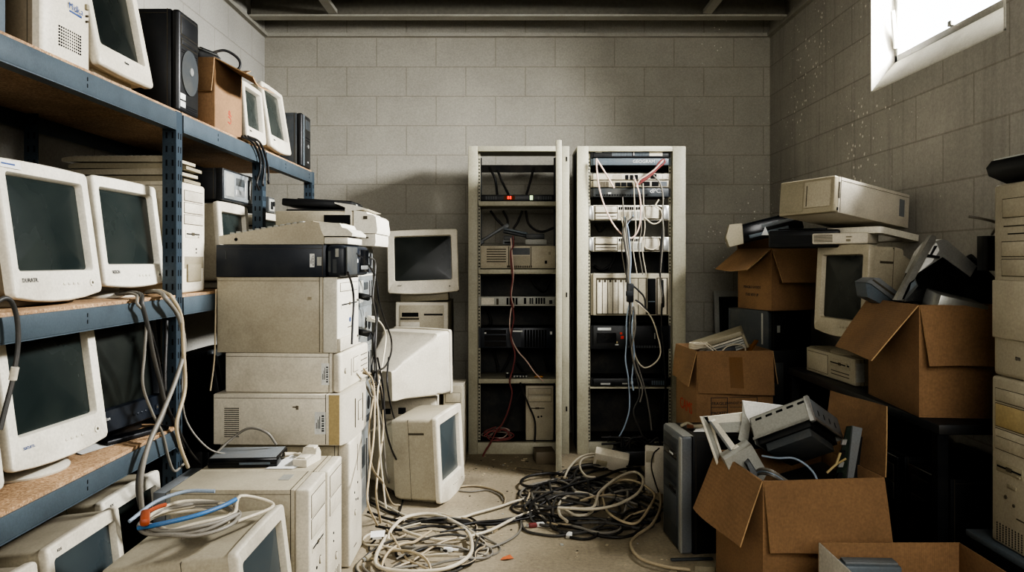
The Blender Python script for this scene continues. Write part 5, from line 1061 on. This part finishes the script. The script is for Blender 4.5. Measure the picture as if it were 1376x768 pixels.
plug('beige plug at the end of the floor cable near the aisle', 664, 714, 60, 'c_beige'); plug('pale plug at the right of the widest floor loop', 602, 741, 0, 'paper'); plug('beige connector at the foot of the scuffed tower', 497, 752, 40, 'tan')
q = MB(); q.add([(-.03, -.025, .012), (.03, -.03, .014), (.035, .028, .022), (-.028, .03, .02)], [(0, 1, 2, 3)], 'paper'); q.box(-.02, .02, -.02, .02, 0, .012, 'paper'); loose('paper', 'white cardboard tag among the cables by the scuffed tower', 'paper', q, tuple(onfloor(507, 722, .03)), (0, 0, 10))
q = MB(); q.add([(-.03, 0, .002), (-.005, -.016, .008), (.03, -.006, .002), (.02, .016, .012), (-.01, .02, .004)], [(0, 1, 4), (1, 3, 4), (1, 2, 3)], 'scrap'); loose('leaf', 'dry orange leaf lying alone on the concrete floor', 'leaf', q, tuple(onfloor(681, 751)), (0, 0, 20))
q = MB(); q.prism([(-.04, -.02), (.04, -.03), (.05, .02), (-.01, .035)], 2, 0, .02, 'tan'); loose('stone', 'dusty chunk on the floor at the corner of the big box', 'stone', q, tuple(onfloor(945, 764)), (0, 0, 0))
q = MB(); q.box(-.09, .09, -.008, .008, 0, .010, 'darkgrey', .003); loose('metal_strip', 'thin dark metal strip before the silver-fronted tower', 'strip', q, (.76, 3.12, .001), (0, 0, 4))
# debris: chips and grit strewn over the concrete
rr = random.Random(5); q = MB()
for i in range(300):
    px, py = rr.uniform(470, 960), 614+(768-614)*rr.random()**.8; p = onfloor(px, py)
    if i % 3 == 0: p = onfloor(rr.uniform(620, 760), rr.uniform(612, 640))
    if not (-.62 < p.x < .70): continue
    s = rr.uniform(.002, .007)*(1 if rr.random() > .1 else 1.9); a = rr.uniform(0, 6)
    M = Matrix.Translation(p) @ Matrix.Rotation(a, 4, 'Z')
    q.prism([(-s, -s*.5), (s*.6, -s*.7), (s, s*.3), (-s*.3, s*.6)], 2, 0, s*.4, rr.choice(['tan', 'seam', 'dust', 'recess', 'dust', 'recess', 'lightgrey']), M)
o = q.build('debris', smooth=0); tag(o, 'small chips and grit strewn over the concrete floor', 'debris', kind='stuff')

# ------------------------------------------------------------------ cables hanging from the shelving
def H(pts, X=-1.185, dx=0): return [onX(x, y, X+dx*i) for i, (x, y) in enumerate(pts)]
S = lambda zx, zy_: (zx/1.98, 380+zy_/1.98)
def HS(pts, X=-1.185, **k): return H([S(a, b_) for a, b_ in pts], X, **k)
ZS = Z_MID+.012
start = [Vector((-1.33, 2.50, ZS)), Vector((-1.25, 2.44, ZS+.006)), Vector((-1.205, 2.40, ZS))]
cable('thick grey cable hanging from the middle shelf in an S to the low shelf', start+HS([(365, 55), (388, 90), (385, 180), (380, 270), (405, 345), (432, 400), (450, 470), (465, 500), (490, 480)]), 0.0048, 'c_grey')
cable('dark grey cable hanging from the middle shelf beside the thick grey one', [p+Vector((0, .03, 0)) for p in start]+HS([(378, 55), (392, 110), (410, 200), (432, 290), (437, 340), (400, 420), (372, 500), (368, 560), (385, 640)], -1.18), .0075, 'c_dgrey')
st2 = [Vector((-1.30, 2.66, ZS)), Vector((-1.24, 2.60, ZS+.006)), Vector((-1.205, 2.57, ZS))]
cable('grey cable hanging from the monitor base by the post, crossing the others', st2+HS([(440, 40), (475, 90), (490, 170), (470, 250), (430, 350), (395, 430), (375, 520), (378, 600), (388, 648)], -1.17), .008, 'c_grey')
cable('pale cable hanging from the monitor base by the post to the grey tower', [p+Vector((0, .03, 0)) for p in st2]+HS([(458, 40), (482, 90), (487, 170), (492, 280), (470, 370), (478, 430), (500, 490)], -1.165), .007, 'c_beige')
cable('black cable hanging behind the post by the low shelf', [Vector((-1.22, 2.64, ZS-.1))]+HS([(440, 300), (470, 380), (500, 440), (530, 480)], -1.19), .0065, 'c_black')
cable('black cable dangling past the end of the low shelf', HS([(395, 110), (420, 200), (440, 310), (470, 390), (490, 440)], -1.19), .005, 'c_black')
cable('taped grey cable hanging at the left edge of the photo', [Vector((-1.25, 1.62, ZS)), Vector((-1.20, 1.68, ZS))]+HS([(15, 40), (42, 80), (48, 160), (35, 250), (15, 330), (0, 390)], -1.18), .006, 'c_dgrey')
q = MB(); q.cyl((0, 0, 0), (.006, 0, .03), .009, 'cream', 10); loose('tape_wrap', 'wrap of cream tape round the cable at the left edge', 'tape', q, tuple(onX(17, 510, -1.181)))
cable('grey cable running from behind the post down over the front towers', [Vector((-1.20, 2.74, .95)), Vector((-1.20, 2.72, .78)), Vector((-1.19, 2.74, .66)), Vector((-1.12, 2.76, .56)), Vector((-1.05, 2.80, .528)), Vector((-1.0, 2.87, .51))], 0.0034, 'c_grey')
cable('brown cable hanging from the edge of the shelf behind the post', [Vector((-1.195, 3.02, 1.14)), Vector((-1.19, 3.0, 1.0)), Vector((-1.19, 2.99, .86)), Vector((-1.19, 2.95, .74))], 0.0034, 'c_beige')
for i in range(3):
    cable('black cable dangling from the end of the top shelf by the second post', H([(325+4*i, 183), (338+5*i, 190), (347+4*i, 205), (350+5*i, 225), (345+8*i, 245), (348+6*i, 255-6*i)], -1.195+.004*i), .0055, 'c_black', group='black cables dangling from the top shelf')

# ------------------------------------------------------------------ cables on the column of rear panels
def C(pts, X=-.70, dx=.0): return [onX(x, y, X+dx*i) for i, (x, y) in enumerate(pts)]
Z7 = lambda a, b_: (460+a/2.745, 280+b_/2.745)
Z8 = lambda a, b_: (460+a/2.667, 480+b_/2.667)
cols = ['c_black', 'c_black', 'c_dgrey', 'c_white', 'c_black', 'c_beige', 'c_grey', 'c_black']
paths = [
 [Z7(50, 165), Z7(90, 200), Z7(125, 260), Z7(135, 340), Z7(160, 420), Z7(180, 480), Z7(180, 530), Z7(160, 580), Z7(125, 600)],
 [Z7(75, 325), Z7(115, 330), Z7(130, 400), Z7(115, 480), Z7(120, 560), Z7(118, 640)],
 [Z7(100, 180), Z7(120, 195), Z7(120, 250), Z7(112, 330), Z7(125, 420), Z7(122, 520), Z7(130, 650)],
 [Z7(105, 405), Z7(140, 420), Z7(160, 470), Z7(150, 560), Z7(135, 640), Z8(125, 150), Z8(130, 260)],
 [Z7(75, 455), Z7(110, 460), Z7(120, 520), Z7(110, 600), Z7(140, 660), Z7(150, 740)],
 [Z7(60, 600), Z7(95, 620), Z7(115, 680), Z8(105, 60), Z8(120, 140), Z8(125, 260), Z8(110, 380), Z8(100, 480), Z8(110, 560), Z8(130, 640)],
 [Z7(60, 640), Z7(90, 700), Z8(90, 120), Z8(120, 240), Z8(130, 350), Z8(140, 430), Z8(180, 520), Z8(230, 570)],
 [Z7(20, 235), Z7(35, 280), Z7(42, 340), Z7(38, 420), Z7(35, 500)],
]
labs = ['black mains lead curving from the top rear panel of the column', 'black lead from the second plug of the column', 'dark grey lead behind the mains lead on the column', 'white lead looping from the middle of the column', 'black lead from the lower plug of the column', 'thick beige cable dropping down the column to the floor heap', 'grey cable dropping down the column to the floor heap', 'thin black lead hanging over the end of the navy computer']
for k, (P_, lab) in enumerate(zip(paths, labs)):
    if k in (5, 6): P_ = [(x+8, y) for x, y in P_]
    cable(lab, C(P_, -.655 if k < 7 else -.638, .004), .0046 if k not in (5, 6) else .0056, cols[k])
more = [[Z8(60, 40), Z8(95, 90), Z8(100, 200), Z8(95, 300), Z8(80, 420), Z8(75, 520), Z8(110, 600)], [Z8(110, 0), Z8(130, 110), Z8(140, 250), Z8(170, 350), Z8(220, 420), Z8(260, 500), Z8(300, 555)], [Z8(150, 0), Z8(145, 90), Z8(165, 200), Z8(210, 330), Z8(215, 420), Z8(200, 540), Z8(185, 600)], [Z8(80, 80), Z8(110, 180), Z8(118, 330), Z8(130, 450), Z8(140, 540)], [Z8(95, 140), Z8(80, 260), Z8(90, 390), Z8(130, 450), Z8(160, 520), Z8(190, 555)]]
for k, (P_, c_) in enumerate(zip(more, ('c_beige', 'c_black', 'c_black', 'c_white', 'c_beige'))):
    P3 = C([(x+6, y) for x, y in P_], -.64, .016); P3[-1].z = max(.02, P3[-1].z)
    nm = {'c_beige': 'beige', 'c_black': 'black', 'c_white': 'pale'}[c_]
    cable(nm+' cable hanging down beside the big stack into the floor tangle', [Vector((p.x, p.y, max(.012, p.z))) for p in P3], .0046, c_, group=nm+' cables hanging beside the big stack')
for i, (a, b_) in enumerate(((66, 322), (66, 455), (100, 405), (48, 165))):
    p = onX(*Z7(a, b_), -.70); q = MB(); q.box(-.012, .045, -.014, .014, -.014, .014, 'black' if i != 2 else 'white', .004); loose('plug', ('black mains plug in the second rear panel of the column', 'black mains plug in the middle rear panel of the column', 'white plug in the rear panel of the column', 'black mains plug in the top rear panel of the column')[i], 'plug', q, tuple(p), (0, 12, 0))

# ------------------------------------------------------------------ cables of the racks
def K(pts, x0, y0, s, D=4.80, zig=0.0): return [at(x0+a/s, y0+b_/s, D-zig*(i % 2)) for i, (a, b_) in enumerate(pts)]
KL = lambda pts, D=4.80: K(pts, 610, 185, 3.268, D)
KM = lambda pts, D=4.80: K(pts, 610, 390, 3.2, D)
cable('pink and red cable hanging down the middle of the left rack', KL([(258, 430), (262, 470), (250, 500), (252, 560), (258, 620), (250, 680), (255, 740)])+KM([(250, 60), (258, 120), (245, 200), (262, 270), (255, 330), (240, 390), (250, 440), (235, 510), (210, 570), (185, 600), (160, 650), (125, 715), (165, 738)], 4.78), .0055, 'c_red')
cable('pale pink cable hanging beside the red one in the left rack', KL([(250, 440), (256, 520), (262, 600), (252, 690), (262, 740)])+KM([(246, 80), (240, 150), (250, 210), (275, 260), (310, 300), (350, 355), (385, 390)], 4.80), .0045, 'c_pink')
for i in range(7):
    rr = random.Random(i+40); a0 = rr.uniform(0, 6)
    P_ = [at(610+(190+rr.uniform(25, 75)*math.cos(a0+k*.9))/3.2, 390+(622+rr.uniform(10, 40)*math.sin(a0+k*.9))/3.2, 4.86+.03*(i % 3)) for k in range(7)]
    P_ = [Vector((min(.1, max(-.19, p.x)), p.y, max(.085, p.z))) for p in P_]
    mt = ('c_red', 'c_grey', 'c_pink')[i % 3]; nm = {'c_red': 'dark red', 'c_grey': 'grey', 'c_pink': 'pink'}[mt]
    cable(nm+' wire bunched at the bottom of the left rack', P_, .0045, mt, 'wire', 'wire', nm+' wires bunched in the left rack')
for i, P_ in enumerate(([(155, 130), (180, 180), (190, 250)], [(350, 130), (335, 190), (318, 250)], [(190, 140), (215, 200), (240, 250)], [(160, 320), (190, 360), (230, 400)], [(215, 320), (235, 360), (232, 405)], [(300, 320), (280, 370), (260, 400)], [(315, 320), (330, 380), (380, 412), (440, 395)], [(330, 600), (360, 650), (400, 670), (430, 600)])):
    cable('black cable hanging inside the back of the left rack', KL(P_, 5.14), .0085, 'c_black', group='black cables in the back of the left rack')
for i, P_ in enumerate(([(140, 70), (160, 130), (150, 150)], [(165, 250), (185, 310), (190, 350)], [(250, 250), (230, 310), (200, 360)], [(300, 250), (330, 310), (360, 360)], [(380, 250), (400, 320), (410, 350), (440, 270)], [(270, 310), (300, 350), (330, 370)])):
    cable('black cable hanging inside the back of the left rack', KM(P_, 5.14), .008, 'c_black', group='black cables in the back of the left rack')
cable('black cable dropping from the lower shelf past the cream tower in the left rack', KM([(285, 395), (300, 440), (320, 490), (345, 550), (350, 600), (347, 650)], 4.83), .006, 'c_black')
cable('black cable crossing behind the lower shelf edge in the left rack', KM([(300, 410), (270, 470), (245, 520), (220, 580)], 4.9), .006, 'c_black')
KR = lambda pts, D=4.78: K(pts, 760, 185, 3.268, D)
KS = lambda pts, D=4.77: K(pts, 760, 390, 3.2, D)
cable('pale cable swinging in a long loop across the upper right rack', KR([(135, 92), (138, 150), (150, 230), (175, 310), (210, 380), (250, 425), (290, 440), (320, 400), (330, 330), (325, 250), (300, 170)]), .0055, 'c_pink')
cable('pale cable from the dark switch down to the cream switch in the right rack', KR([(135, 92), (160, 130), (190, 180), (213, 220)]), .0055, 'c_pink')
cable('pink cable in a pinched loop at the upper right of the right rack', KR([(330, 190), (380, 155), (410, 110), (430, 95), (435, 108), (405, 135), (375, 165), (320, 205)]), .006, 'c_red')
cable('pink cable leading down to the cream panels in the right rack', KR([(430, 97), (395, 135), (355, 165), (325, 185), (310, 215)], 4.775), .005, 'c_pink')
cable('grey cable hanging from the cream panel past the white servers', KR([(385, 165), (415, 200), (428, 260), (425, 340), (430, 420), (422, 520), (415, 620), (425, 700)]), .0055, 'c_grey')
cable('white cable looping in front of the upper white server', KR([(410, 270), (395, 300), (420, 320), (420, 360), (385, 378), (345, 350)]), .005, 'c_white')
cable('white cable looping in front of the lower white server', KR([(345, 440), (350, 480), (385, 490), (410, 470), (405, 440)]), .005, 'c_white')
cable('black cable running down the right side of the right rack', KR([(425, 390), (420, 480), (415, 600), (428, 690), (430, 740)])+KS([(415, 60), (412, 150), (420, 250), (430, 380), (425, 480)]), .006, 'c_black')
bund = [('c_lblue', 0), ('c_grey', 6), ('c_white', -6), ('c_lblue', 12), ('c_dgrey', -10), ('c_grey', 3)]
for i, (mt, dx) in enumerate(bund):
    rr = random.Random(70+i)
    top = [(245+rr.uniform(-5, 60), 330+rr.uniform(0, 30)), (262+dx, 400), (270+dx, 470), (278+dx*.7, 540), (275+dx*.6, 620), (285+dx*.5, 700), (288+dx*.5, 760)]
    end = ([(275, 60), (262, 130), (262, 220), (258, 300), (270, 380), (275, 500), (255, 580), (228, 632)], [(290, 60), (295, 140), (280, 220), (310, 320), (340, 420), (360, 520), (370, 600)], [(288, 60), (290, 180), (300, 280), (335, 330), (380, 315), (408, 270), (395, 190), (365, 110), (310, 55)], [(292, 80), (285, 170), (295, 270), (285, 380), (292, 430)], [(280, 70), (275, 180), (290, 300), (318, 440), (292, 520), (320, 600), (345, 650)], [(295, 70), (300, 160), (285, 250), (300, 330), (330, 420), (320, 480)])[i]
    labs_ = ('pale blue cable of the right rack bundle, ending in the heap', 'grey cable of the rack bundle swinging out to the lower right', 'white cable of the rack bundle making a wide loop over the black server', 'pale blue cable of the rack bundle ending at the thin black server', 'dark cable of the rack bundle running low behind the heap', 'grey cable of the rack bundle ending in the empty bottom of the rack')
    cable(labs_[i], KR(top, 4.775-.006*i)+KS(end, 4.77-.006*i), .0052, mt)
for i in range(4):
    x = (300, 325, 340, 250)[i]; cable('pale cable hanging between the two white servers of the right rack', KR([(x, 200+60*(i % 2)), (x+3, 300), (x+8, 400), (x-4, 480), (x+14, 600)], 4.785), .0042, ('c_white', 'c_grey')[i % 2], group='pale cables between the white servers')
q = MB(); q.box(-.022, .022, -.02, .02, -.06, .06, 'black', .008); q.box(-.026, .02, -.022, .01, -.02, .012, 'ink', .004); loose('cable_clamp', 'black clamp gathering the cable bundle in the right rack', 'clamp', q, tuple(KR([(283, 680)], 4.755)[0]))
cable('black cable peeling off the bundle below the clamp', KR([(285, 640), (320, 670), (345, 700), (352, 745)], 4.76)+KS([(355, 100), (330, 62), (300, 40)], 4.76), .006, 'c_black')
for i in range(9):
    rr = random.Random(i+90); P_ = [(150+rr.uniform(0, 260), 625+rr.uniform(0, 70)) for k in range(5)]; P_.sort(); 
    cable('black cable piled on the plinth of the right rack', KS(P_, 4.74-.012*i), .007, 'c_black', group='black cables on the plinth of the right rack')
for i, P_ in enumerate(([(130, 380), (150, 410), (180, 380)], [(215, 500), (205, 550), (160, 580), (125, 560)], [(230, 500), (210, 540), (190, 580)])):
    cable('black cable drooping inside the right rack behind the servers', KR(P_, 5.12), .008, 'c_black', group='black cables inside the right rack')
# ------------------------------------------------------------------ camera, light
cam = bpy.data.cameras.new('camera'); co = bpy.data.objects.new('camera', cam); COL.objects.link(co)
cam.sensor_width = 36; cam.lens = 36*FPX/1376; cam.clip_start = .05
cam.shift_x = (688-CX)/1376; cam.shift_y = -(384-CY)/1376
co.location = (0, 0, CAMH); co.rotation_euler = (R(90), 0, 0); SC.camera = co
wd = bpy.data.worlds.new('World'); SC.world = wd; wd.use_nodes = True
bg = wd.node_tree.nodes['Background']; bg.inputs[0].default_value = (.93, .96, 1, 1); bg.inputs[1].default_value = 4.5
def area(name, loc, target, sx, sy, power, col=(1, 1, 1)):
    l = bpy.data.lights.new(name, 'AREA'); l.shape = 'RECTANGLE'; l.size = sx; l.size_y = sy; l.energy = power; l.color = col
    o = bpy.data.objects.new(name, l); COL.objects.link(o); o.location = loc
    o.rotation_euler = (Vector(target)-Vector(loc)).to_track_quat('-Z', 'Y').to_euler(); return o
area('daylight', (2.75, 3.3, 2.85), (-.6, 3.3, .6), 1.3, .9, 900, (1, .985, .95))
area('fill_light', (.3, -1.3, 2.3), (-.3, 3.2, .9), 2.2, 1.6, 82, (1, .98, .94))  # added soft fill from behind the camera; no doorway is built
SC.view_settings.view_transform = 'AgX'; SC.view_settings.look = 'AgX - High Contrast'; SC.view_settings.exposure = .5
